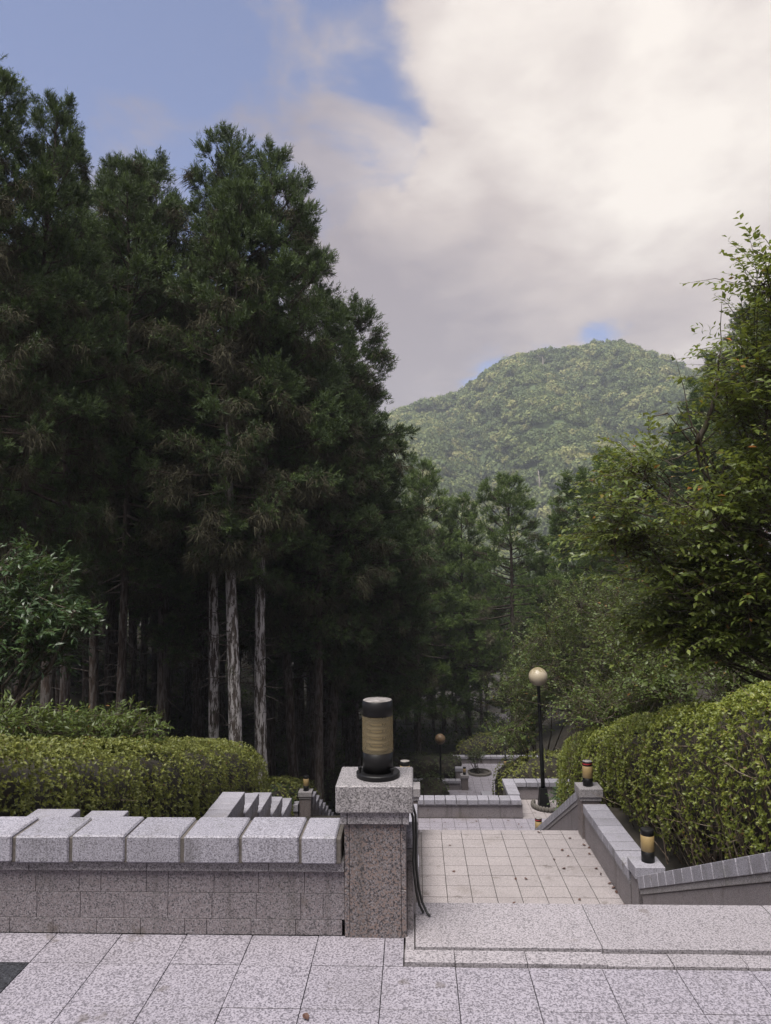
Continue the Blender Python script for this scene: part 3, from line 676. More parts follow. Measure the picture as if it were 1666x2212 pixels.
# cables down the right side of the near pier
cb = empty('power_cable', (-.03, 3.5, 0.0), 'two black cables hanging down the side of the near pier onto the step', 'cable')
for dx, dy, e in ((0, 0, .03), (.012, .03, .0)):
    mb = MB(); pts_ = [(-.038 + dx, 3.44 + dy, .56), (-.022 + dx, 3.45 + dy, .50), (-.018 + dx, 3.455 + dy, .40), (-.022 + dx, 3.46 + dy, .30), (-.02 + dx, 3.475 + dy, .24), (-.01 + dx, 3.50 + dy, .14), (.004 + dx, 3.52 + dy, .07), (.016 + dx * 2, 3.53 + e, .028), (.022 + dx * 2.6, 3.52 + e, .020)]
    mb.tube(pts_, .006, 8); link('cable', mb.mesh('cable', 'cable_rubber'), None, cb)
for o in cb.children: o.location = -Vector(cb.location)

# parapets of the first flight, its landing, piers and blocks
def stair_side(xi, s, suffix, red_far, yoff=0.0, pale=True):
    """xi: inner face; s=+1 right, -1 left"""
    A = lambda x: xi + s * x
    w = empty('stair_parapet', (A(.15), 5.9, -2.37), 'sloping granite parapet with slanted capstones beside the first flight, %s' % suffix, 'wall', 'stair parapets')
    wall_slope(w, xi, s, 3.62, .42, 8.25, -1.80, .62)
    lo, hi = sorted((A(-.03), A(.30)))
    lp = empty('corner_block', ((lo + hi) / 2, 8.4, -2.37), 'low granite corner block at the foot of the first flight, %s' % suffix, 'pier', 'granite corner blocks')
    block('block_cap', lo, hi, 8.26, 8.56, -1.835, -1.705, 'cap_granite', lp, .006)
    block('panel', lo + .03, hi - .03, 8.28, 8.54, -2.37, -1.837, 'wall_granite', lp)
    w2 = empty('landing_wall', (A(.15), 9.7, -2.37), 'level granite wall beside the first landing, %s' % suffix, 'wall', 'landing walls')
    wall_y(w2, xi, s, 8.565, 10.80, -2.37, -1.86)
    lo, hi = sorted((A(-.065), A(.28)))
    pier(lo, hi, 10.79, 11.12, -2.37, -1.648, 'square granite pier at the far end of the first landing, %s' % suffix)
    w3 = empty('stair_parapet', (A(.15), 13.4, -4.74), 'sloping granite parapet beside the second flight, %s' % suffix, 'wall', 'stair parapets')
    wall_slope(w3, xi, s, 11.12, -1.76, 15.70, -4.07, .62)
    lo, hi = sorted((A(-.03), A(.30)))
    lp = empty('corner_block', ((lo + hi) / 2, 15.85, -4.74), 'low granite corner block at the foot of the second flight, %s' % suffix, 'pier', 'granite corner blocks')
    block('block_cap', lo, hi, 15.72, 16.02, -4.31, -4.18, 'cap_granite', lp, .006)
    block('panel', lo + .03, hi - .03, 15.74, 16.0, -4.74, -4.312, 'wall_granite', lp)
stair_side(2.42, 1, 'on the hedge side', True)
stair_side(-.02, -1, 'hidden behind the near pier', False)
bollard(2.585, 8.43, -1.705, 'black topped amber lamp on the low corner block under the big azalea hedge')
bollard(2.52, 10.96, -1.648, 'lamp with a red band and pale top on the pier against the azalea hedge', red=True, pale=True)
bollard(-.178, 10.96, -1.648, 'lamp mostly hidden behind the near pier, only its pale top showing', pale=True)
bollard(2.58, 15.86, -4.18, 'lamp with a red band and pale top at the foot of the second flight', red=True, pale=True)
bollard(-.18, 15.86, -4.18, 'lamp wholly behind the near pier at the foot of the second flight', pale=True)

# second landing: parapet in front, alcove wall round the tall lamp post
pw2 = empty('parapet_wall', (1.0, 18.6, -4.74), 'low granite parapet with pale capstones across the end of the second landing', 'wall')
wall_x(pw2, -.9, 2.62, 18.475, -4.74, -4.283, 0.34, pitch=.2705, detail=False)
aw = empty('alcove_wall', (3.2, 20, -4.74), 'granite wall folded round the tall lamp post in three sides', 'wall')
wall_y(aw, 2.60, -1, 18.86, 19.86, -4.74, -4.283, .30)
wall_x(aw, 2.33, 4.24, 19.89, -4.74, -4.283, .33, pitch=.31, detail=False)
wall_y(aw, 3.98, 1, 19.0, 19.84, -4.74, -4.283, .32)
# flower pit with a pebbled kerb round the post
pit = empty('planting_kerb', (3.42, 19.15, -4.74), 'low curved pebble kerb round the foot of the tall lamp post', 'kerb')
for k in range(22):
    a = RAD(150 + 240 * k / 21)
    mb = MB(); cx, cy = 3.42 + .42 * math.cos(a), 19.28 + .42 * math.sin(a)
    mb.lathe([(.02, 0), (.055, .03), (.05, .10), (.02, .13)], 7); link('pebble', mb.mesh('pebble', 'mortar'), None, pit, (cx, cy, -4.74))

def lamp_post(x, y, z, h, label, globe='globe_cream', rg=.245, tb=.47):
    t = empty('lamp_post', (x, y, z), label, 'street lamp', 'tall globe lamp posts')
    b0, b1 = .145, .085
    mb = MB(); mb.poly([(-b0, -b0, 0), (b0, -b0, 0), (b0, b0, 0), (-b0, b0, 0), (-b1, -b1, tb), (b1, -b1, tb), (b1, b1, tb), (-b1, b1, tb)], [(3, 2, 1, 0), (4, 5, 6, 7), (0, 1, 5, 4), (1, 2, 6, 5), (2, 3, 7, 6), (3, 0, 4, 7)])
    link('base', mb.mesh('post_base', 'pole_black', False), None, t, (x, y, z))
    mb = MB(); mb.lathe([(.056, tb - .01), (.056, tb + 1.1), (.046, tb + 1.12), (.042, h - rg * 2 + .02), (.075, h - rg * 2 + .03), (.075, h - rg * 2 - .01 + .08)], 16); link('pole', mb.mesh('pole', 'pole_black'), None, t, (x, y, z))
    mb = MB(); n = 20; mb.lathe([(max(rg * math.sin(math.pi * k / n), 0), -rg * math.cos(math.pi * k / n)) for k in range(n + 1)], 32); link('globe', mb.mesh('globe', globe), None, t, (x, y, z + h - rg))
    return t
lp1 = lamp_post(3.30, 19.36, -4.74, 3.58, 'tall black post with a streaked cream globe in the wall alcove')
lp1.rotation_euler = (0, RAD(-1.2), 0)
lamp_post(1.09, 33.9, ZP + .02, 3.05, 'smaller lamp post with a rusty orange globe further down the path', 'globe_rust', .243, .2)

# lower terrace
lw = empty('terrace_wall', (1.0, 35.7, ZP), 'short granite wall with grey capstones at the far terrace edge', 'wall')
wall_x(lw, -.6, 2.1, 35.6, ZP, ZP + .45, .34, pitch=.31, detail=False)
pier(2.1, 2.5, 35.5, 35.95, ZP, ZP + .70, 'small granite pier ending the far terrace wall')
bollard(2.3, 35.7, ZP + .70, 'small amber lamp on the far terrace pier')
cbk = empty('corner_block', (2.15, 37.0, ZP), 'granite block behind the far terrace pier', 'pier', 'granite corner blocks')
block('panel', 1.95, 2.28, 36.9, 37.2, ZP, ZP + .5, 'wall_granite', cbk); block('block_cap', 1.92, 2.31, 36.87, 37.23, ZP + .5, ZP + .66, 'cap_granite', cbk)
fw = empty('boundary_wall', (4.4, 40.3, ZP), 'farthest low granite wall closing the lower terrace', 'wall')
wall_x(fw, 2.0, 6.6, 40.1, ZP, ZP + .39, .34, pitch=.34, detail=False)
bollard(4.72, 39.4, ZP, 'farthest amber lamp beside the end hedge', h=.42)
dp = empty('slim_post', (4.78, 39.8, ZP), 'distant thin black post in front of the farthest wall', 'post')
mb = MB(); mb.lathe([(.09, 0), (.085, .25), (.05, .27), (.045, 1.55), (.0, 1.57)], 12); link('shaft', mb.mesh('shaft', 'pole_black'), None, dp, (4.78, 39.8, ZP))
sp = empty('low_parapet', (2.7, 26, -6.9), 'pair of grey capstones on a stub of wall below the second parapet', 'wall')
q = at(1050, 1712, 26.5)
block('panel', q[0] - .15, q[0] + .19, 26.1, 26.7, q[2] - .9, q[2] - .122, 'wall_granite', sp)
block('capstone', q[0] - .17, q[0] + .21, 26.08, 26.38, q[2] - .12, q[2], 'cap_granite', sp); block('capstone', q[0] - .17, q[0] + .21, 26.39, 26.7, q[2] - .12, q[2], 'cap_granite', sp)
kr = empty('tree_kerb', (3.15, 37.9, ZP), 'rounded stone kerb round the small tree on the far terrace', 'kerb')
mb = MB(); mb.lathe([(.62, 0), (.62, .10), (.52, .12), (.50, .03)], 28); link('kerb_ring', mb.mesh('kerb_ring', 'mortar', False), None, kr, (3.25, 38.3, ZP))

# left stepped parapet going down beside the side stairs
sw = empty('stepped_parapet', (-2.9, 10, -3), 'granite parapet stepping down in short level runs beside the left hedge', 'wall')
steps_l = [(4.75, 5.85, -.274), (5.85, 6.85, -.63), (6.85, 7.95, -1.13), (7.95, 9.05, -1.53), (9.05, 11.53, -1.927), (11.53, 12.56, -2.27), (12.56, 13.67, -2.61), (13.67, 14.77, -3.04), (14.77, 15.87, -3.42)]
steps_l2 = [(19.25, 19.77, -4.50), (19.77, 20.43, -4.81), (20.43, 21.13, -5.16), (21.13, 21.83, -5.47), (21.83, 22.45, -5.77), (22.45, 23.17, -6.13), (23.17, 23.9, -6.45), (23.9, 24.6, -6.8)]
for (a, b_, zt) in steps_l + steps_l2:
    n = max(2, round((b_ - a) / .27)); p = (b_ - a) / n
    block('panel', -3.04, -2.745, a + .02, b_ - .004, zt - .95, zt - .282, 'wall_granite', sw)
    block('ledge', -3.05, -2.735, a + .01, b_ - .002, zt - .28, zt - .202, 'pier_cap_granite', sw)
    for k in range(n): block('capstone', -3.075, -2.72, a + p * k + .010, a + p * (k + 1) - .010, zt - .20, zt, 'cap_granite', sw, .006, .002)
ss = empty('staircase', (-1.5, 5, -1), 'side steps hidden behind the near wall, following the stepped parapet', kind='structure')
for (a, b_, zt) in steps_l:
    for k in range(3):
        y_ = a + (b_ - a) * k / 3; block('step', -2.74, -.37, y_, y_ + (b_ - a) / 3 + .02, zt - 1.3, zt - .52 - .11 * k, 'landing_granite', ss, .005)
pier(-3.09, -2.73, 18.93, 19.24, -5.2, -4.27, 'granite pier with a small lamp among the stepped capstones')
bollard(-2.90, 19.08, -4.27, 'small lamp on the pier by the stepped parapet', h=.38)
sw2 = empty('wall_stub', (-3.4, 19.3, -5.2), 'short wall with two capstones joining the stepped parapet pier', 'wall')
block('panel', -3.9, -3.1, 19.02, 19.2, -5.2, -4.78, 'wall_granite', sw2)
block('capstone', -3.5, -3.1, 18.98, 19.26, -4.775, -4.60, 'cap_granite', sw2); block('capstone', -3.92, -3.51, 18.98, 19.26, -4.775, -4.60, 'cap_granite', sw2)

# far buildings and road walls glimpsed between the trees
hut = empty('gate_hut', (7.5, 62, -13), 'small grey roofed hut with reddish posts beyond the trees', 'hut')
q = at(1072, 1600, 62)
block('roof', q[0] - .55, q[0] + 3.0, 61.4, 65, q[2] + 1.35, q[2] + 1.62, 'roof_grey', hut); block('post', q[0] - .3, q[0] - .1, 61.6, 61.8, q[2] - 1, q[2] + 1.348, 'timber_red', hut); block('post', q[0] + 1.6, q[0] + 1.8, 61.6, 61.8, q[2] - 1, q[2] + 1.348, 'timber_red', hut)
block('wall', q[0] - .1, q[0] + 2.8, 63.4, 63.6, q[2] - 1, q[2] + 1.3, 'timber_red', hut)
gp_ = empty('gate_post', (6.8, 61, -13), 'pale concrete post beside the hut', 'post'); q = at(1060, 1600, 61)
block('shaft', q[0] - .12, q[0] + .12, 60.9, 61.1, q[2] - 2, q[2] + 1.5, 'pale_concrete', gp_); block('cap', q[0] - .15, q[0] + .15, 60.87, 61.13, q[2] + 1.5, q[2] + 1.58, 'pale_concrete', gp_)
rw = empty('road_wall', (5.4, 60, -13), 'pale concrete roadside wall beyond the lower terrace', 'wall'); q = at(1028, 1586, 60); q2 = at(1060, 1592, 58)
block('panel', q[0] - .3, q2[0] - .05, 59.6, 59.8, q[2] - 1.6, q[2], 'pale_concrete', rw); block('coping', q[0] - .32, q2[0] - .03, 59.55, 59.85, q[2], q[2] + .12, 'pale_concrete', rw)
rw2 = empty('road_wall', (9, 54, -12), 'low pale road kerb wall behind the red barked pine', 'wall'); q = at(1104, 1604, 55); q2 = at(1134, 1614, 55)
block('panel', q[0], q2[0] + 1.5, 54.8, 55.0, q[2] - 1.4, q[2] - .15, 'pale_concrete', rw2); block('coping', q[0] - .03, q2[0] + 1.53, 54.76, 55.04, q[2] - .15, q[2], 'pale_concrete', rw2)
pv = empty('wooden_pavilion', (10, 20, -.5), 'reddish timber pavilion with a sloping grey roof behind the cherry branches', 'pavilion')
q = at(1690, 1345, 21)
for dx in (-.55, 2.6):
    block('post', q[0] + dx, q[0] + dx + .22, 20.9, 21.1, q[2] - .2, q[2] + 2.6, 'timber_red', pv)
me = MB(); e0 = at(1618, 1226, 20.6); x0_, z0_ = e0[0], e0[2]
me.poly([(x0_, 19.8, z0_), (x0_ + 3.0, 19.8, z0_ + 1.9), (x0_ + 3.0, 23.2, z0_ + 1.9), (x0_, 23.2, z0_), (x0_, 19.8, z0_ + .14), (x0_ + 3.0, 19.8, z0_ + 2.05), (x0_ + 3.0, 23.2, z0_ + 2.05), (x0_, 23.2, z0_ + .14)], [(0, 1, 2, 3), (7, 6, 5, 4), (0, 4, 5, 1), (1, 5, 6, 2), (2, 6, 7, 3), (3, 7, 4, 0)])
link('roof', me.mesh('pavilion_roof', 'roof_grey', False), None, pv).location = -Vector(pv.location)
block('beam', q[0] - .7, q[0] + 3.0, 20.88, 21.12, q[2] + 1.9, q[2] + 2.1, 'timber_red', pv)
block('rail', q[0] - .33, q[0] + 2.6, 20.95, 21.05, q[2] + .45, q[2] + .95, 'timber_red', pv)
yd = empty('pavilion_yard', (11, 20, q[2] - .2), 'pale bare ground beside the pavilion', kind='structure')
block('earth', q[0] - .6, q[0] + 6, 19.4, 24, q[2] - .7, q[2] - .1, 'pale_earth', yd)

# ------------------------------------------------------------------ cedars
def cedar_proto(seed, H, cb, R, brown, nl=125, needles='cedar_needles', gaps=0.0, bark_='cedar_bark', r0=.2, wob=.42):
    r = np.random.default_rng(seed)
    zt = np.linspace(0, 1, 12); ph = r.uniform(0, 6, 2)
    tx = wob * np.sin(zt * 4 + ph[0]) * zt; ty = wob * np.sin(zt * 3.3 + ph[1]) * zt
    def axis(h): return np.stack([np.interp(h / H, zt, tx), np.interp(h / H, zt, ty), h], -1)
    mb = MB(); tr = [r0 * (1 - t) ** .75 * .92 + .012 + r0 * .55 * math.exp(-t * 40) for t in zt]
    zz = np.concatenate([[0, .015, .04], zt[1:]]); 
    mb.tube([tuple(axis(np.array(t * H))) for t in zz], [r0 * (1 - t) ** .75 * .95 + .012 + r0 * .5 * math.exp(-t * 55) for t in zz], 10)
    trunk = mb.mesh('trunk', bark_)
    br = MB(); Cs, Ds, Bs, BDs, Tn = [], [], [], [], []
    hs = cb * H + (1 - cb) * H * (np.arange(nl) + r.uniform(0, 1, nl)) / nl
    for i, h in enumerate(hs):
        u = (h - cb * H) / ((1 - cb) * H)
        if r.uniform() < gaps * (1 - u): continue
        prof = min(1.0, .55 + u * 2.2) * (1 - u) ** .52 + .10
        L = R * prof * r.uniform(.65, 1.15); az = i * 2.39996 + r.uniform(-.5, .5)
        el = RAD(-18 + 62 * u + r.uniform(-12, 12))
        d0 = np.array([math.cos(az) * math.cos(el), math.sin(az) * math.cos(el), math.sin(el)])
        p0 = axis(np.array(h)); n = 5; ts = np.linspace(0, 1, n)
        P = p0 + d0 * (ts[:, None] * L) + np.array([0, 0, 1.0]) * (.16 * L * (ts ** 2 - .55 * ts))[:, None]
        br.tube([tuple(p) for p in P], [max(.007, .016 * L * (1 - t) + .006) for t in ts], 4, False)
        npom = 2 + int(L * 2.1); m_ = 10                            # pompons of foxtail sprays along the limb
        t = np.clip(1.02 - np.abs(r.normal(size=npom)) * .36, .12 if u > .8 else .3, 1.0); t[0] = 1.0
        lat = nrm(np.cross(d0, [0, 0, 1.0]))
        PC_ = np.stack([np.interp(t, ts, P[:, k]) for k in range(3)], 1) + lat * (r.normal(size=npom) * .30 * L * (1.1 - t) + r.normal(size=npom) * .08)[:, None] + np.array([0, 0, 1.]) * (r.normal(size=npom) * .10)[:, None]
        rad = (.13 + .05 * min(L, 3)) * r.uniform(.7, 1.25, npom)
        for pc in PC_[1:]: br.tube([tuple(p0 + (P[-1] - p0) * .45), tuple(pc * .6 + P[2] * .4), tuple(pc)], [.012, .009, .005], 3, False)
        nt = npom * m_; off = nrm(r.normal(size=(nt, 3))) * (r.uniform(0, 1, (nt, 1)) ** .5)
        C = np.repeat(PC_, m_, 0) + off * np.repeat(rad, m_)[:, None] * [1.15, 1.15, .8]; t = np.repeat(t, m_)
        dd = nrm(off * .9 + d0 * .55 + np.array([0, 0, .25]))
        tone = np.repeat(r.uniform(0, 1, npom), m_); Tn.append(tone)
        dead = np.repeat(r.uniform(size=npom), m_) < brown * (1 - u) ** .8 * (1.45 - t * .7); Tn[-1] = tone[~dead]
        Cs.append(C[~dead]); Ds.append(dd[~dead]); Bs.append(C[dead]); BDs.append(dd[dead])
    # bare dead branches below the crown
    for k in range(34):
        h = H * r.uniform(cb * .35, cb * 1.25); az = r.uniform(0, 6.28); L = r.uniform(.4, 1.7); p0 = axis(np.array(h))
        d0 = np.array([math.cos(az), math.sin(az), r.uniform(-.35, .25)])
        br.tube([tuple(p0), tuple(p0 + d0 * L * .6), tuple(p0 + d0 * L + np.array([0, 0, r.uniform(-.2, .3) * L]))], [.018, .012, .004], 4, False)
    C, D = np.concatenate(Cs), np.concatenate(Ds)
    nb = 26                                                      # foxtail sprays: short needles set along each branchlet
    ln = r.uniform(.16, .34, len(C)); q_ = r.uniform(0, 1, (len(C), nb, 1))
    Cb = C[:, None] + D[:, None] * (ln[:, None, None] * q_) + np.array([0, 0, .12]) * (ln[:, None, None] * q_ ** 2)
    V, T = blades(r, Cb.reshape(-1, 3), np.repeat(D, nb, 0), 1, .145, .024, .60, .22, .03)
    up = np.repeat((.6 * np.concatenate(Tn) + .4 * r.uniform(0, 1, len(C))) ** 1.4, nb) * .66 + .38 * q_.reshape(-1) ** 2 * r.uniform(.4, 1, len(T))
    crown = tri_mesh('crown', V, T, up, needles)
    dead = None
    if len(Bs) and sum(map(len, Bs)):
        C, D = np.concatenate(Bs), np.concatenate(BDs)
        V, T = blades(r, C, D * .6, 20, .34, .024, .42, -.75, .10)
        dead = tri_mesh('dead_foliage', V, T, r.uniform(0, 1, len(T)), 'cedar_brown')
    return dict(trunk=trunk, branches=br.mesh('branches', bark_), crown=crown, dead_foliage=dead, H=H)
def place_tree(pr, name, x, y, z, H, rot, label, cat='tree', group=None, wid=1.0, lean=(0, 0), trunk=None):
    t = empty(name, (x, y, z), label, cat, group)
    for nm in ('trunk', 'branches', 'crown', 'dead_foliage'):
        me = pr[nm]
        if me is None: continue
        if nm == 'trunk' and trunk:
            me = me.copy(); me.materials.clear(); me.materials.append(MATS[trunk])
        link('branch' if nm == 'branches' else nm, me, None, t, (x, y, z))
    s = H / pr['H']; t.scale = (s * wid, s * wid, s); t.rotation_euler = (RAD(lean[0]), RAD(lean[1]), rot)
    return t
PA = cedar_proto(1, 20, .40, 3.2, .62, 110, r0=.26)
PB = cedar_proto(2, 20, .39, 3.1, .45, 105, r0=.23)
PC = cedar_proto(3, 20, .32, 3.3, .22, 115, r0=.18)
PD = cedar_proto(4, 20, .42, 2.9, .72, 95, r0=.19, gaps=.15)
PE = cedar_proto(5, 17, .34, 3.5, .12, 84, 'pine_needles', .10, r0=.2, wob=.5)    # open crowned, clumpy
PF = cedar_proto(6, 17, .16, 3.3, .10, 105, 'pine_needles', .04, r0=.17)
def by_top(pr, name, bx, top, Y, rot, label, wid=1.0, group='cedars along the left of the path', trunk=None, cat='cedar tree', zb=None):
    """base under trunk column bx (photo), top at (x, y) photo, at distance Y"""
    b_ = at(bx, 1590, Y); tp = at(top[0], top[1], Y); z = float(ground(b_[0], Y)) - .1 if zb is None else zb
    H = (tp[2] - z) * .965
    lx = math.degrees(math.atan2(tp[0] - b_[0], H))
    return place_tree(pr, name, b_[0], Y, z, H, rot, label, cat, group, wid, (0, lx), trunk)
by_top(PA, 'cedar_tree', 512, (505, 372), 19.5, .3, 'tall cedar with the thickest white lichen trunk, its lower sprays brown', .92, trunk='lichen_bark')
by_top(PB, 'cedar_tree', 568, (598, 300), 20.6, 2.1, 'tall cedar with a white lichen trunk, its tip the rightmost of the high left tops', .88, trunk='lichen_bark')
by_top(PD, 'cedar_tree', 458, (430, 265), 21.0, 4.0, 'tall cedar with a slim white lichen trunk and the highest tip of the middle group', .9, trunk='lichen_bark')
by_top(PC, 'cedar_tree', 258, (285, 352), 20.5, 1.0, 'cedar with a dark mottled trunk above the low shrub bank', .9)
by_top(PB, 'cedar_tree', 136, (140, 292), 17.5, 5.2, 'cedar with a dark brown trunk rising behind the laurel', .72)
by_top(PC, 'cedar_tree', 40, (52, 188), 15.5, 3.3, 'full dark cedar near the photo edge with hanging pompon sprays', .74)
by_top(PA, 'cedar_tree', -60, (-12, 118), 14.0, .9, 'highest and nearest cedar, cut by the left photo edge', .80)
by_top(PC, 'cedar_tree', 205, (212, 366), 23.5, 2.2, 'cedar closing the dip between the left edge trees and the high middle tops', .95)
by_top(PB, 'cedar_tree', 348, (352, 335), 24.0, 5.5, 'cedar with a thin trunk on the left shoulder of the high middle tops', .95)
by_top(PC, 'cedar_tree', 640, (688, 436), 24.0, 2.6, 'cedar stepping down to the right of the high tops', 1.0)
by_top(PB, 'cedar_tree', 700, (768, 640), 26.5, .2, 'cedar with a speckled trunk right of the white trunks', 1.1)
by_top(PC, 'cedar_tree', 795, (822, 812), 30.0, 4.4, 'dark cedar whose tip stands against the clouds left of the mountain', 1.1)
by_top(PF, 'cedar_tree', 905, (903, 990), 45.0, 1.3, 'conical cedar standing alone before the mountain, left of the open pine', .95, group='trees closing the path')
by_top(PC, 'cedar_tree', 850, (858, 1090), 38.0, 2.9, 'lower cedar filling the gap behind the big lamp', 1.1, group='trees closing the path')
by_top(PE, 'pine_tree', 1113, (1092, 1020), 43.0, .4, 'open crowned pine with a red brown trunk in the middle of the view', 1.0, 'trees closing the path', cat='pine tree')
by_top(PF, 'cedar_tree', 1010, (1012, 1072), 47.0, 5.0, 'smaller bushy cedar touching the left side of the open pine', 1.0, group='trees closing the path')
by_top(PF, 'cedar_tree', 1290, (1292, 1020), 37.0, 3.7, 'bushy cedar showing above the undergrowth beside the cherry tree', 1.15, group='trees closing the path')
by_top(PF, 'cedar_tree', 1232, (1228, 1112), 43.0, 2.2, 'low green cedar between the pine and the cherry tree', 1.15, group='trees closing the path')
by_top(PE, 'pine_tree', 1370, (1380, 960), 33.0, 1.9, 'brownish pine half hidden behind the cherry leaves', 1.0, 'trees closing the path', cat='pine tree')
by_top(PF, 'cedar_tree', 1170, (1168, 1190), 56.0, 2.2, 'distant cedar below the gap between pine and cherry', 1.2, group='trees closing the path')
by_top(PF, 'cedar_tree', 960, (962, 1150), 60.0, .7, 'distant cedar between the two middle crowns', 1.2, group='trees closing the path')
# forest behind
r = random.Random(31); placed = []
protos = [PA, PB, PC, PD, PC, PB]
cnt = 0
for it in range(4000):
    if cnt >= 160: break
    Y = 23 + 70 * r.uniform(0, 1) ** 1.35; xp = r.uniform(-260, 1280 if Y > 52 else (1010 if Y > 46 else 830))
    X_ = (xp - 895) / 1550 * Y
    if X_ > -.8 and Y < 48: continue
    if any((X_ - a) ** 2 + (Y - b_) ** 2 < (2.3 if Y < 60 else 3.2) ** 2 for a, b_ in placed): continue
    z = float(ground(X_, Y)) - .1; H = r.uniform(15.5, 20)
    cap_y = 430 if xp < 560 else min(470 + (xp - 560) * 2.0, 1190)       # keep behind the front silhouettes
    topz = float(at(xp, max(cap_y, 430) + 60, Y)[2]); H = min(H, topz - z)
    if H < 9: continue
    placed.append((X_, Y)); cnt += 1
    place_tree(protos[cnt % 6], 'cedar_tree', X_, Y, z, H, r.uniform(0, 6.28), 'slender dark trunked cedar standing in the deep shade of the forest', 'cedar tree', 'cedars of the dark forest', r.uniform(.85, 1.1), (r.uniform(-1.5, 1.5), r.uniform(-1.5, 1.5)))
# far right forest behind the cherry
for k, (xp, Y, H) in enumerate([(1420, 52, 15), (1500, 46, 15), (1560, 40, 14), (1640, 38, 15), (1720, 33, 15), (1480, 36, 11), (1340, 50, 12), (1290, 60, 12), (1600, 56, 18), (1720, 48, 18), (1850, 40, 18)]):
    X_ = (xp - 895) / 1550 * Y; z = float(ground(X_, Y)) - .1
    place_tree((PF, PC, PF, PB)[k % 4], 'cedar_tree', X_, Y, z, H, k * 1.3, 'cedar hidden in the thicket behind the cherry tree', 'cedar tree', 'cedars behind the cherry tree', 1.15)

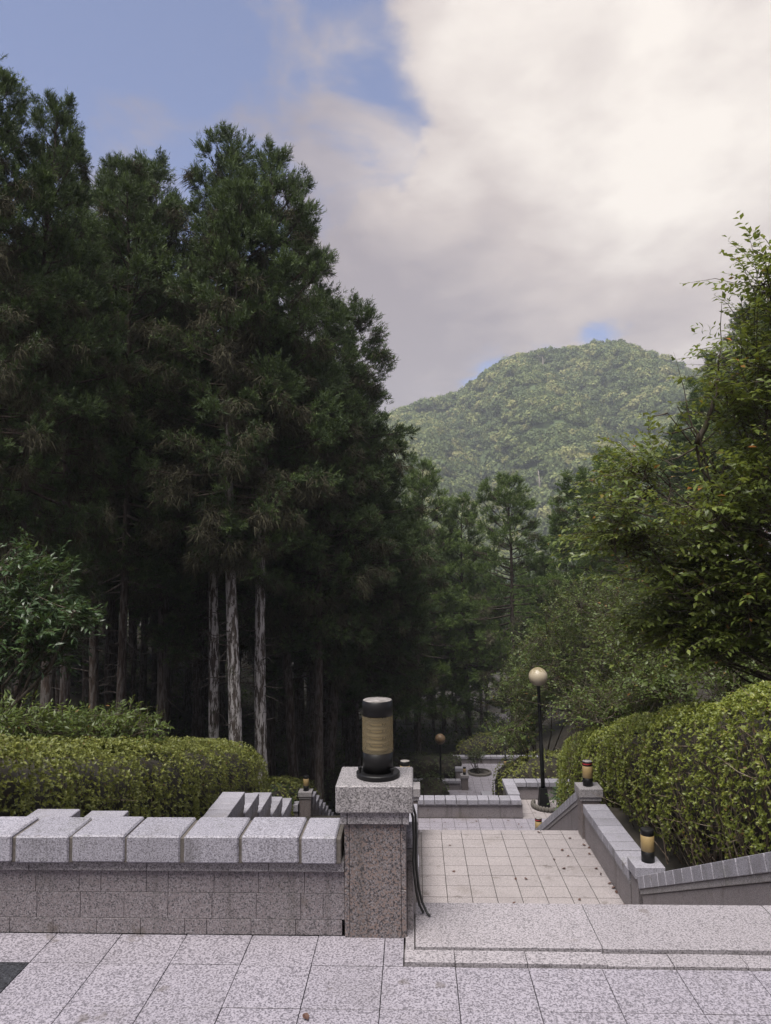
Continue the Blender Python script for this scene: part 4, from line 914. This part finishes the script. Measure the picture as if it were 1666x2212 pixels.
# ------------------------------------------------------------------ hedges
def hedge(name, label, path, mat, dens, leaf, rng_, lw=.42, core_in=.16, bare=0.0, expo=3.2, group='clipped hedges', core='soil', stems=0, rough=.05, nl=7):
    """path rows: x, y, z_bottom, z_top, half width"""
    P = np.array(path, float); seg = np.linalg.norm(np.diff(P[:, :3], axis=0), axis=1); cum = np.concatenate([[0], np.cumsum(seg)]); Lt = cum[-1]
    def sec(s): return [np.interp(s, cum, P[:, k]) for k in range(5)]
    def surf(s, th, inset=0.0):
        x, y, zb, zt, hw = sec(s); e = np.clip(np.minimum(s, Lt - s) / .55, 0, 1); rd = np.sqrt(1 - (1 - e) ** 2) * .999 + .001
        ds = .05; x2, y2 = sec(np.minimum(s + ds, Lt))[:2]; x1, y1 = sec(np.maximum(s - ds, 0))[:2]
        tx, ty = x2 - x1, y2 - y1; tl = np.maximum(np.hypot(tx, ty), 1e-6); nxv, nyv = ty / tl, -tx / tl
        c, sn = np.cos(th), np.sin(th)
        ca = np.sign(c) * np.abs(c) ** (2 / expo); sa = np.sign(sn) * np.abs(sn) ** (2 / expo)
        h = (zt - zb) / 2; zc = (zt + zb) / 2
        lump = rough * (np.sin(s * 3.1 + th * 2) + np.sin(s * 7.3 - th * 4.1) * .7 + np.sin(s * 13.1 + th * 7.7) * .45 + np.sin(s * 1.3) * .8)
        a = (hw + lump - inset) * rd; b_ = (h + lump - inset) * (.55 + .45 * rd)
        pos = np.stack([x + nxv * a * ca, y + nyv * a * ca, zc + b_ * sa], -1)
        nn = nrm(np.stack([nxv * c, nyv * c, sn], -1) + 1e-6)
        end = np.where(s < .55, -1, np.where(s > Lt - .55, 1, 0)) * (1 - e)
        nn = nrm(nn + np.stack([tx / tl, ty / tl, 0 * tx], -1) * end[..., None])
        return pos, nn
    t = empty(name, (P[:, 0].mean(), P[:, 1].mean(), P[:, 2].min()), label, 'hedge', group)
    girth = (2 * P[:, 4].mean() + 2 * (P[:, 3] - P[:, 2]).mean())
    n = int(Lt * girth * dens)
    tg = np.linspace(-1.1, np.pi + 1.1, 400); aw_, ah_ = P[:, 4].mean(), (P[:, 3] - P[:, 2]).mean() / 2
    cx_ = aw_ * np.sign(np.cos(tg)) * np.abs(np.cos(tg)) ** (2 / expo); sx_ = ah_ * np.sign(np.sin(tg)) * np.abs(np.sin(tg)) ** (2 / expo)
    al = np.concatenate([[0], np.cumsum(np.hypot(np.diff(cx_), np.diff(sx_)))])
    s = rng_.uniform(0, Lt, n); th = np.interp(rng_.uniform(0, al[-1], n), al, tg)
    pos, nn = surf(s, th, rng_.exponential(.03, n) - .022)
    if bare > 0:
        keep = rng_.uniform(size=n) > bare * np.clip(.2 - np.sin(th), 0, 1.2)
        pos, nn = pos[keep], nn[keep]
    ax = nrm(nn + np.array([0, 0, .55]) + .45 * rng_.normal(size=pos.shape))
    B = np.repeat(pos, nl, 0); A = np.repeat(ax, nl, 0)
    side = nrm(np.cross(A, rng_.normal(size=A.shape)))
    D = nrm(A * rng_.uniform(.15, 1.1, (len(A), 1)) + side)
    V, T = leaves(rng_, B, D, A, leaf, lw, .12, .3)
    tint = np.repeat(np.clip(np.repeat(rng_.beta(2.2, 2.2, len(pos)), nl) * .75 + .25 * rng_.uniform(0, 1, len(B)), 0, .93), 4)
    odd = np.repeat(rng_.uniform(size=len(B)) < .012, 4); tint[odd] = 1.0
    me = tri_mesh('foliage', V, T, tint, mat); link('foliage', me, None, t).location = -Vector(t.location)
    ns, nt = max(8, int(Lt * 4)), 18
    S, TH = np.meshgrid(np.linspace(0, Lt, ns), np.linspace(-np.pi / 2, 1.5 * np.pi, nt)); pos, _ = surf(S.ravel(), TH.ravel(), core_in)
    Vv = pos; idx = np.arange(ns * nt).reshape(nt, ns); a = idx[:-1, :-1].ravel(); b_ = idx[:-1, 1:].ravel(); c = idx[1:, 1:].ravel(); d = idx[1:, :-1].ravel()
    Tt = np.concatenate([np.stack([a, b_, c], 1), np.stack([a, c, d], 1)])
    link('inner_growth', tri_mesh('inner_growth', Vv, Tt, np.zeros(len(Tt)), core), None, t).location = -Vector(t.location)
    if stems:
        mb = MB(); rr_ = random.Random(5)
        for k in range(stems):
            s0 = rr_.uniform(.2, Lt - .2); x, y, zb, zt, hw = [float(q) for q in sec(np.array(s0))]
            thv = np.array(rr_.choice((rr_.uniform(-.6, 1.0), rr_.uniform(2.1, 3.7)))); s1 = np.array(min(max(s0 + rr_.uniform(-.7, .7), .1), Lt - .1))
            tip, _ = surf(s1, thv, rr_.uniform(-.02, .14)); tip = tip.reshape(3)
            base = np.array([x + (tip[0] - x) * rr_.uniform(.25, .8), y + (tip[1] - y) * .2, zb - .15]); mid = base * .5 + tip * .5 + np.array([rr_.uniform(-.12, .12) for _ in range(3)])
            r1 = rr_.uniform(.004, .013)
            mb.tube([tuple(base), tuple(base * .7 + mid * .3 + np.array([rr_.uniform(-.05, .05) for _ in range(3)])), tuple(mid), tuple(mid * .4 + tip * .6 + np.array([rr_.uniform(-.06, .06) for _ in range(3)])), tuple(tip)], [r1, r1 * .9, r1 * .75, r1 * .5, r1 * .25], 5, False)
            for q_ in range(3):
                f = rr_.uniform(.35, .9); p0 = mid * (1 - f) + tip * f; e = p0 + np.array([rr_.gauss(0, .17), rr_.gauss(0, .17), rr_.uniform(0, .28)])
                mb.tube([tuple(p0), tuple((p0 + e) / 2 + np.array([rr_.gauss(0, .02) for _ in range(3)])), tuple(e)], [r1 * .45, r1 * .33, .0015], 4, False)
        link('stem', mb.mesh('stems', 'stem_bark'), None, t).location = -Vector(t.location)
    return t
rg = np.random.default_rng(77)
hedge('azalea_hedge', 'big bright green azalea hedge with bare tangled stems above the landing wall',
      [(3.75, 4.2, -.4, 1.22, .85), (3.75, 6.4, -1.3, .70, .85), (3.75, 9.0, -2.0, -.12, .85), (3.75, 11.0, -2.1, -.66, .85), (3.75, 13.6, -3.2, -1.40, .85), (3.75, 16.0, -4.3, -2.25, .8)],
      'azalea_leaves', 560, .035, rg, .46, .26, 1.0, 3.4, stems=620, rough=.032)
hedge('azalea_hedge', 'long clipped olive green azalea hedge behind the near granite wall',
      [(-4.35, 3.9, -.8, .78, 1.05), (-4.35, 5.6, -.9, .42, 1.05), (-4.35, 6.8, -1.15, .03, 1.05), (-4.35, 8.6, -1.8, -.50, 1.05), (-4.35, 11.5, -2.7, -1.14, 1.05), (-4.35, 15.2, -3.9, -2.1, 1.05), (-4.35, 16.9, -4.5, -2.72, 1.0)],
      'azalea_dark', 480, .036, rg, .48, .2, .0, 3.4, stems=160, rough=.04)
hedge('azalea_hedge', 'rounded hedge behind the stepped parapet pier, lower than the long one', [(-4.2, 18.2, -5.4, -4.0, .9), (-4.1, 21, -6.2, -4.5, .9), (-3.9, 24.2, -7.2, -5.6, .9)], 'azalea_dark', 130, .055, rg, .42, .15, .2)
hedge('azalea_hedge', 'dark hedge in the shade at the foot of the forest left of the near lamp', [(-5.0, 26, -7.2, -5.5, .9), (-2.6, 27, -7.6, -6.0, .9), (-1.2, 27.5, -7.8, -6.6, .8)], 'hedge_deep', 90, .06, rg, .42, .15, .1)
hedge('azalea_hedge', 'twiggy olive hedge behind the lamp post alcove', [(2.55, 23.0, -6.9, -4.95, .75), (3.6, 23.0, -6.6, -4.45, .8), (5.2, 22.6, -6.2, -4.2, .8), (7.0, 22.0, -5.6, -3.8, .8)], 'azalea_dark', 150, .055, rg, .42, .2, .6, stems=80)
hedge('azalea_hedge', 'flat topped dark hedge along the left of the far terrace', [(-3.0, 38.2, ZP - .3, -8.25, .9), (2.3, 38.0, ZP - .2, -8.45, .9)], 'hedge_deep', 70, .07, rg, .42, .12, 0)
hedge('azalea_hedge', 'distant rounded hedge behind the farthest wall', [(2.3, 42.0, ZP - .6, -8.85, 1.0), (4.0, 42.2, ZP - .5, -8.35, 1.0), (6.3, 42, ZP - .5, -8.7, 1.0)], 'azalea_dark', 60, .075, rg, .42, .12, .2)
hedge('azalea_hedge', 'nearest piece of hedge below the olive hedge, beside the far terrace', [(2.9, 27.5, -8.0, -6.0, .7), (4.6, 28, -8.0, -5.6, .8)], 'azalea_dark', 90, .06, rg, .42, .15, .4)

# ------------------------------------------------------------------ leafy trees and shrubs
def leafy(name, label, cat, base, ell, mat, nt, leaf, lw, seed, trunk_r=.06, per=11, twig=.5, droop=.35, group=None, bark_='twig_bark', limbs=None, out=0.75, bare=0, gap=.75, flat=1.0):
    """ell: list of (cx,cy,cz,rx,ry,rz,weight): leafy twigs fill these; limbs: list of point lists"""
    r = np.random.default_rng(seed); t = empty(name, base, label, cat, group); bvec = np.array(base, float)
    mb = MB(); nodes = []
    for pl in (limbs or []):
        pts_ = np.array(pl, float); k = len(pts_); r1 = trunk_r
        tt = np.linspace(0, 1, k * 4); dense = np.stack([np.interp(tt, np.linspace(0, 1, k), pts_[:, q_]) for q_ in range(3)], 1)
        dense[1:-1] = dense[1:-1] * .5 + (dense[:-2] + dense[2:]) * .25
        dense[1:-1] += r.normal(size=dense[1:-1].shape) * .012
        mb.tube([tuple(p) for p in dense], list(r1 * (1 - np.linspace(0, .97, len(dense)) ** .8)), 7); nodes.append(dense[len(dense) // 4:])
    E = np.array(ell, float); w = E[:, 6] / E[:, 6].sum(); ch = r.choice(len(E), nt, p=w)
    v = nrm(r.normal(size=(nt, 3))) * (r.uniform(0, 1, (nt, 1)) ** (1 / 2.2))
    S = E[ch, :3] + v * E[ch, 3:6]
    # clumping: drop twigs in the gaps of a low-frequency field
    if gap < 1:
        f = vnoise(S[:, 0] * 2.1 + S[:, 2] * .7, S[:, 2] * 2.3 + S[:, 1], seed, 3); S = S[f < np.quantile(f, gap)]; v = v[f < np.quantile(f, gap)] if False else nrm(S - bvec)
    nt = len(S)
    hub = nrm(S - (bvec + np.array([0, 0, .3])))
    d = nrm((hub * out + .5 * r.normal(size=(nt, 3))) * [1, 1, flat] + np.array([0, 0, .12]))
    Lw = twig * r.uniform(.6, 1.3, nt)
    # limbs: connect each ellipsoid centre to the base
    for e in E:
        for q_ in range(3):
            c = e[:3] + r.normal(size=3) * e[3:6] * .35; m1 = bvec * .55 + c * .45 + r.normal(size=3) * .12; m2 = bvec * .25 + c * .75 + r.normal(size=3) * .15
            dense = np.array([bvec + r.normal(size=3) * [.06, .06, 0], m1, m2, c]); mb.tube([tuple(p) for p in dense], [trunk_r * .7, trunk_r * .5, trunk_r * .35, trunk_r * .15], 6, False); nodes.append(dense)
    nodes = np.concatenate([np.array(n_) for n_ in nodes])
    # twig curves with a slight droop, and the leaves set alternately on both sides
    tip = S + d * Lw[:, None] + np.array([0, 0, -1.0]) * (droop * Lw * .5)[:, None]
    sel = r.uniform(size=nt) < .55
    for a, dd, b_, l in zip(S[sel], d[sel], tip[sel], Lw[sel]):
        mb.tube([tuple(a - dd * l * .5), tuple(a + dd * l * .5), tuple(b_)], [.0055, .004, .0015], 3, False)
    link_ = r.choice(nt, int(nt * .30), replace=False)
    for i in link_:
        j = np.argmin(((nodes - S[i]) ** 2).sum(1)); m1 = (nodes[j] + S[i]) / 2 + r.normal(size=3) * .06
        mb.tube([tuple(nodes[j]), tuple(m1), tuple(S[i])], [.011, .008, .005], 4, False)
    for k in range(bare):                                    # leafless grey twigs
        i = r.integers(nt); a = S[i]; dd = nrm(d[i] + .4 * r.normal(size=3)); l = r.uniform(.5, 1.1)
        mb.tube([tuple(a), tuple(a + dd * l * .5 + r.normal(size=3) * .03), tuple(a + dd * l)], [.008, .005, .002], 3, False)
    link('branch', mb.mesh('branches', bark_), None, t).location = -Vector(t.location)
    u = np.tile((np.arange(per) + .5) / per, (nt, 1)) + r.uniform(-.03, .03, (nt, per)); sg = np.tile(np.where(np.arange(per) % 2, 1., -1.), (nt, 1))
    B = S[:, None] + d[:, None] * (Lw[:, None] * u)[..., None] + np.array([0, 0, -1.]) * (droop * .5 * Lw[:, None] * u ** 2)[..., None]
    lat = nrm(np.cross(d, np.array([0, 0, 1.]) + .35 * r.normal(size=(nt, 3))))
    D = nrm(lat[:, None] * sg[..., None] * .8 + d[:, None] * .75 + r.normal(size=B.shape) * .2 + np.array([0, 0, -.22]))
    Nn = np.repeat((np.array([0, 0, 1.]) + .4 * r.normal(size=(nt, 3)))[:, None], per, 1) + .25 * r.normal(size=B.shape)
    V, T = leaves(r, B.reshape(-1, 3), D.reshape(-1, 3), Nn.reshape(-1, 3), leaf, lw, .2, .22)
    tint = np.clip(np.repeat(r.beta(2, 2, nt), per) * .5 + .5 * r.beta(2, 2, nt * per), 0, .94); odd = r.uniform(size=len(tint)) < .02; tint[odd] = r.uniform(.95, 1, odd.sum())
    link('crown', tri_mesh('crown', V, T, np.repeat(tint, 4), mat), None, t).location = -Vector(t.location)
    return t
def el(x, y, Y, rx_, ry_, rd, w): q_ = at(x, y, Y); return (q_[0], Y, q_[2], rx_ * Y / 1550, rd, ry_ * Y / 1550, w)
def pl(*a): return [tuple(at(x, y, Y)) for x, y, Y in a]
cb_ = at(1850, 1560, 9.5)
leafy('cherry_tree', 'cherry tree leaning in from the right photo edge with long leafy shoots', 'tree', (cb_[0], 9.5, cb_[2]),
      [el(1600, 900, 8.5, 125, 140, .9, .48), el(1680, 760, 8.2, 90, 150, .8, .24), el(1480, 900, 8.8, 85, 100, .6, .34), el(1560, 1080, 9, 170, 130, 1.0, 1.5), el(1420, 1080, 9, 95, 110, .7, .7), el(1370, 1180, 9.2, 80, 45, .5, .30), el(1600, 1250, 9.2, 130, 110, 1.0, 1.0), el(1600, 1385, 9.4, 140, 65, .8, .8), el(1450, 1350, 9.7, 100, 50, .7, .45), el(1690, 1330, 9.0, 70, 80, .7, .4), el(1450, 1260, 9.5, 130, 65, .8, .7), el(1660, 610, 8.0, 45, 60, .4, .10)],
      'cherry_leaves', 3300, .090, .46, 5, .040, 15, .66, .42, out=.95, gap=.66, flat=.42,
      limbs=[pl((1850, 1480, 9.3), (1740, 1350, 9.2), (1660, 1312, 9), (1560, 1268, 9), (1430, 1225, 9), (1330, 1195, 9.1)), pl((1850, 1450, 9.3), (1720, 1180, 9), (1600, 1090, 8.8), (1507, 1012, 8.6), (1506, 953, 8.5), (1484, 880, 8.5), (1455, 760, 8.5)), pl((1506, 960, 8.5), (1540, 880, 8.4), (1556, 815, 8.4), (1560, 640, 8.3)), pl((1720, 1180, 9), (1690, 900, 8.4), (1680, 700, 8.2), (1640, 520, 8.0)), pl((1720, 1180, 9), (1560, 1120, 9), (1440, 1080, 9), (1365, 1010, 9.1)), pl((1740, 1350, 9.2), (1600, 1400, 9.2), (1480, 1440, 9.4))])
for i, (x, y, Y) in enumerate([]): pass
for (lab, bx, by, Y, els, n, lf, sd, bare) in [
    ('tangled undergrowth tree with small glossy leaves below the cherry', 1560, 1560, 15, [el(1520, 1330, 15, 140, 90, 1.6, 1), el(1400, 1400, 15.5, 120, 90, 1.5, 1), el(1600, 1420, 14.5, 120, 80, 1.4, .8)], 1700, .085, 21, 260),
    ('loose twiggy small tree behind the tall lamp globe', 1300, 1640, 23.5, [el(1290, 1330, 23.5, 110, 80, 1.8, 1), el(1225, 1440, 24, 110, 90, 1.8, 1), el(1340, 1480, 23, 120, 80, 1.6, 1)], 1900, .10, 22, 300),
    ('dark small leaved tree left of the tall lamp post', 1150, 1660, 26, [el(1130, 1520, 26, 75, 75, 1.8, 1), el(1190, 1440, 27, 90, 90, 2, 1), el(1110, 1580, 25, 60, 45, 1.4, .6)], 1300, .095, 23, 160),
    ('pale twigged sapling thicket under the pavilion', 1640, 1480, 13, [el(1620, 1470, 13, 90, 55, 1.2, 1), el(1690, 1400, 13, 70, 70, 1.2, .6)], 650, .08, 24, 120),
    ('leafy thicket just above the big azalea hedge', 1450, 1560, 13, [el(1330, 1540, 13.5, 110, 40, 1.0, 1), el(1450, 1490, 12.5, 100, 45, 1.0, 1)], 700, .075, 25, 160)]:
    q_ = at(bx, by, Y); leafy('understory_tree', lab, 'tree', (q_[0], Y, float(ground(q_[0], Y))), els, 'shrub_leaves', int(n * 1.25), lf, .5, sd, .05, 10, .5, .25, 'small trees of the right hand thicket', out=.55, bare=int(bare * .6), gap=.88)
q_ = at(-10, 1500, 11.5)
leafy('laurel_tree', 'broad glossy leaved evergreen filling the left photo edge above the hedge', 'tree', (q_[0] - .4, 11.6, float(ground(q_[0], 11.6))),
      [el(40, 1290, 11.4, 115, 120, .9, 1.2), el(100, 1370, 11.2, 85, 75, .8, 1), el(0, 1430, 11.5, 90, 80, .8, .8), el(165, 1345, 11.0, 32, 40, .3, .2), el(-60, 1280, 11.5, 110, 140, .9, .6)], 'laurel_leaves', 1250, .125, .34, 33, .07, 10, .36, .5, out=.6, gap=.85)
q_ = at(150, 1610, 10.5)
leafy('shrub_bank', 'loose bank of narrow leaved shrubs above the long hedge', 'shrub', (q_[0], 10.5, float(ground(q_[0], 10.5))),
      [el(120, 1590, 10.2, 120, 50, .7, 1.2), el(250, 1590, 10.8, 95, 48, .7, 1), el(20, 1580, 9.8, 100, 50, .7, .8), el(90, 1535, 10.5, 45, 20, .3, .12)], 'shrub_leaves', 950, .10, .28, 34, .03, 10, .32, .45, out=.5, gap=.9)
q_ = onz(1208, 1745, -4.74)
leafy('alcove_shrub', 'small glossy shrub at the foot of the tall lamp post', 'shrub', (3.62, 19.2, -4.70), [(3.80, 18.95, -4.36, .42, .30, .30, 1)], 'laurel_leaves', 150, .085, .42, 35, .012, 9, .2, .2, out=.6, gap=1)
q_ = at(930, 1700, 30)
rb = hedge('round_bush', 'rounded dark bush on bare stems beside the rusty globe lamp', [(q_[0] - .85, 30.2, -8.65, -7.35, .72), (q_[0], 30, -8.7, -7.0, .8), (q_[0] + .75, 29.8, -8.65, -7.4, .72)], 'hedge_deep', 110, .06, rg, .42, .16, .3, 2.2, stems=40)
rb['category'] = 'bush'; rb['group'] = 'bushes'
q_ = at(1031, 1672, 38.2)
leafy('small_tree', 'little round headed tree with bare forked stems on the far terrace', 'tree', (q_[0], 38.2, ZP + .02), [(q_[0], 38.2, ZP + .95, .5, .5, .32, 1), (q_[0] - .3, 38.2, ZP + .75, .25, .3, .2, .3)], 'hedge_deep', 260, .07, .45, 36, .035, 8, .2, .2, out=.6, gap=1)
# undergrowth on the forest floor: ferns and saplings nobody could count
r = np.random.default_rng(91); n = 5200
Yv = r.uniform(18, 75, n); xv = (r.uniform(-300, 1150, n) - 895) / 1550 * Yv
ok = ~((xv > -3.4) & (Yv < 46)); xv, Yv = xv[ok], Yv[ok]
C = np.stack([xv, Yv, ground(xv, Yv) + r.uniform(0.05, .7, len(xv)) ** 1.3], 1)
B = np.repeat(C, 8, 0); D = nrm(r.normal(size=B.shape) + [0, 0, .5]); B = B + r.normal(size=B.shape) * [.25, .25, .12]
V, T = leaves(r, B, D, np.array([0, 0, 1.]) + .5 * r.normal(size=B.shape), .30, .35, .3, .2)
uo = link('undergrowth', tri_mesh('undergrowth', V, T, np.repeat(r.uniform(0, 1, len(B)), 4), 'understory_green'))
tag(uo, 'ferns and seedlings on the dark forest floor', kind='stuff')

# ------------------------------------------------------------------ fallen leaves
def rz(a, b_): return 840.6 + a * .3255, 1708 + b_ * .3255
lf_pts = [(405, 365, 1), (430, 537, 1), (840, 590, 1), (995, 280, 1), (1200, 318, 1), (1150, 398, 1), (1190, 437, 1), (1160, 520, 1), (1095, 458, 1), (1330, 380, 1), (1295, 365, 1), (1330, 422, 1), (1375, 520, 1), (1465, 620, 1), (1490, 650, 1), (1510, 678, 1), (1265, 727, 1), (1405, 550, 1), (1405, 560, 1), (830, 750, 1), (1560, 765, 1), (300, 205, 2), (372, 212, 2), (490, 190, 2), (580, 205, 2), (655, 190, 2), (792, 200, 2), (860, 225, 2), (880, 242, 2), (240, 190, 2), (910, 590, 1)]
rr = random.Random(3)
def fallen(x, y, z, s, a):
    mb = MB(); c = rr.uniform(.15, .5) * s; w = s * rr.uniform(.28, .42)
    mb.poly([(-s * .5, 0, .004), (-.1 * s, -w, c * .5), (-.1 * s, w, c * .6), (0, 0, .006), (s * .5, 0, c * .7), (s * .25, -w * .8, c), (s * .25, w * .8, c * .8)], [(0, 1, 3), (0, 3, 2), (3, 1, 5), (3, 5, 4), (3, 4, 6), (3, 6, 2)])
    o = link('fallen_leaf', mb.mesh('fallen_leaf', 'leaf_brown', False), None, None, (x, y, z)); o.rotation_euler = (0, 0, a)
    tag(o, 'dry curled brown leaf lying on the granite paving', 'leaf', 'fallen leaves on the landings')
for a, b_, lv in lf_pts:
    q_ = onz(*rz(a, b_), -2.368 if lv == 1 else -4.738); fallen(q_[0], q_[1], q_[2] + .001, rr.uniform(.035, .062), rr.uniform(0, 6.28))
q_ = onz(661, 2200, .002); fallen(q_[0], q_[1], q_[2], .035, 2.2)

# ------------------------------------------------------------------ haze
hz = MB(); x0, x1, y0, y1, z0, z1 = -700, 1000, -40, 960, -60, 230
hz.poly([(x0, y0, z0), (x1, y0, z0), (x1, y1, z0), (x0, y1, z0), (x0, y0, z1), (x1, y0, z1), (x1, y1, z1), (x0, y1, z1)], [(3, 2, 1, 0), (4, 5, 6, 7), (0, 1, 5, 4), (1, 2, 6, 5), (2, 3, 7, 6), (3, 0, 4, 7)])
hm = bpy.data.materials.new('haze'); hm.use_nodes = True; ht = hm.node_tree; ht.nodes.clear()
ho_ = ht.nodes.new('ShaderNodeOutputMaterial'); pvn = ht.nodes.new('ShaderNodeVolumePrincipled'); pvn.inputs['Color'].default_value = (.86, .92, 1.0, 1); pvn.inputs['Density'].default_value = 0.00043
ht.links.new(pvn.outputs[0], ho_.inputs['Volume']); MATS['haze'] = hm
USE_HAZE = True
if USE_HAZE:
    tag(link('haze', hz.mesh('haze', 'haze', False)), 'thin pale air between the terraces and the mountain', kind='stuff')
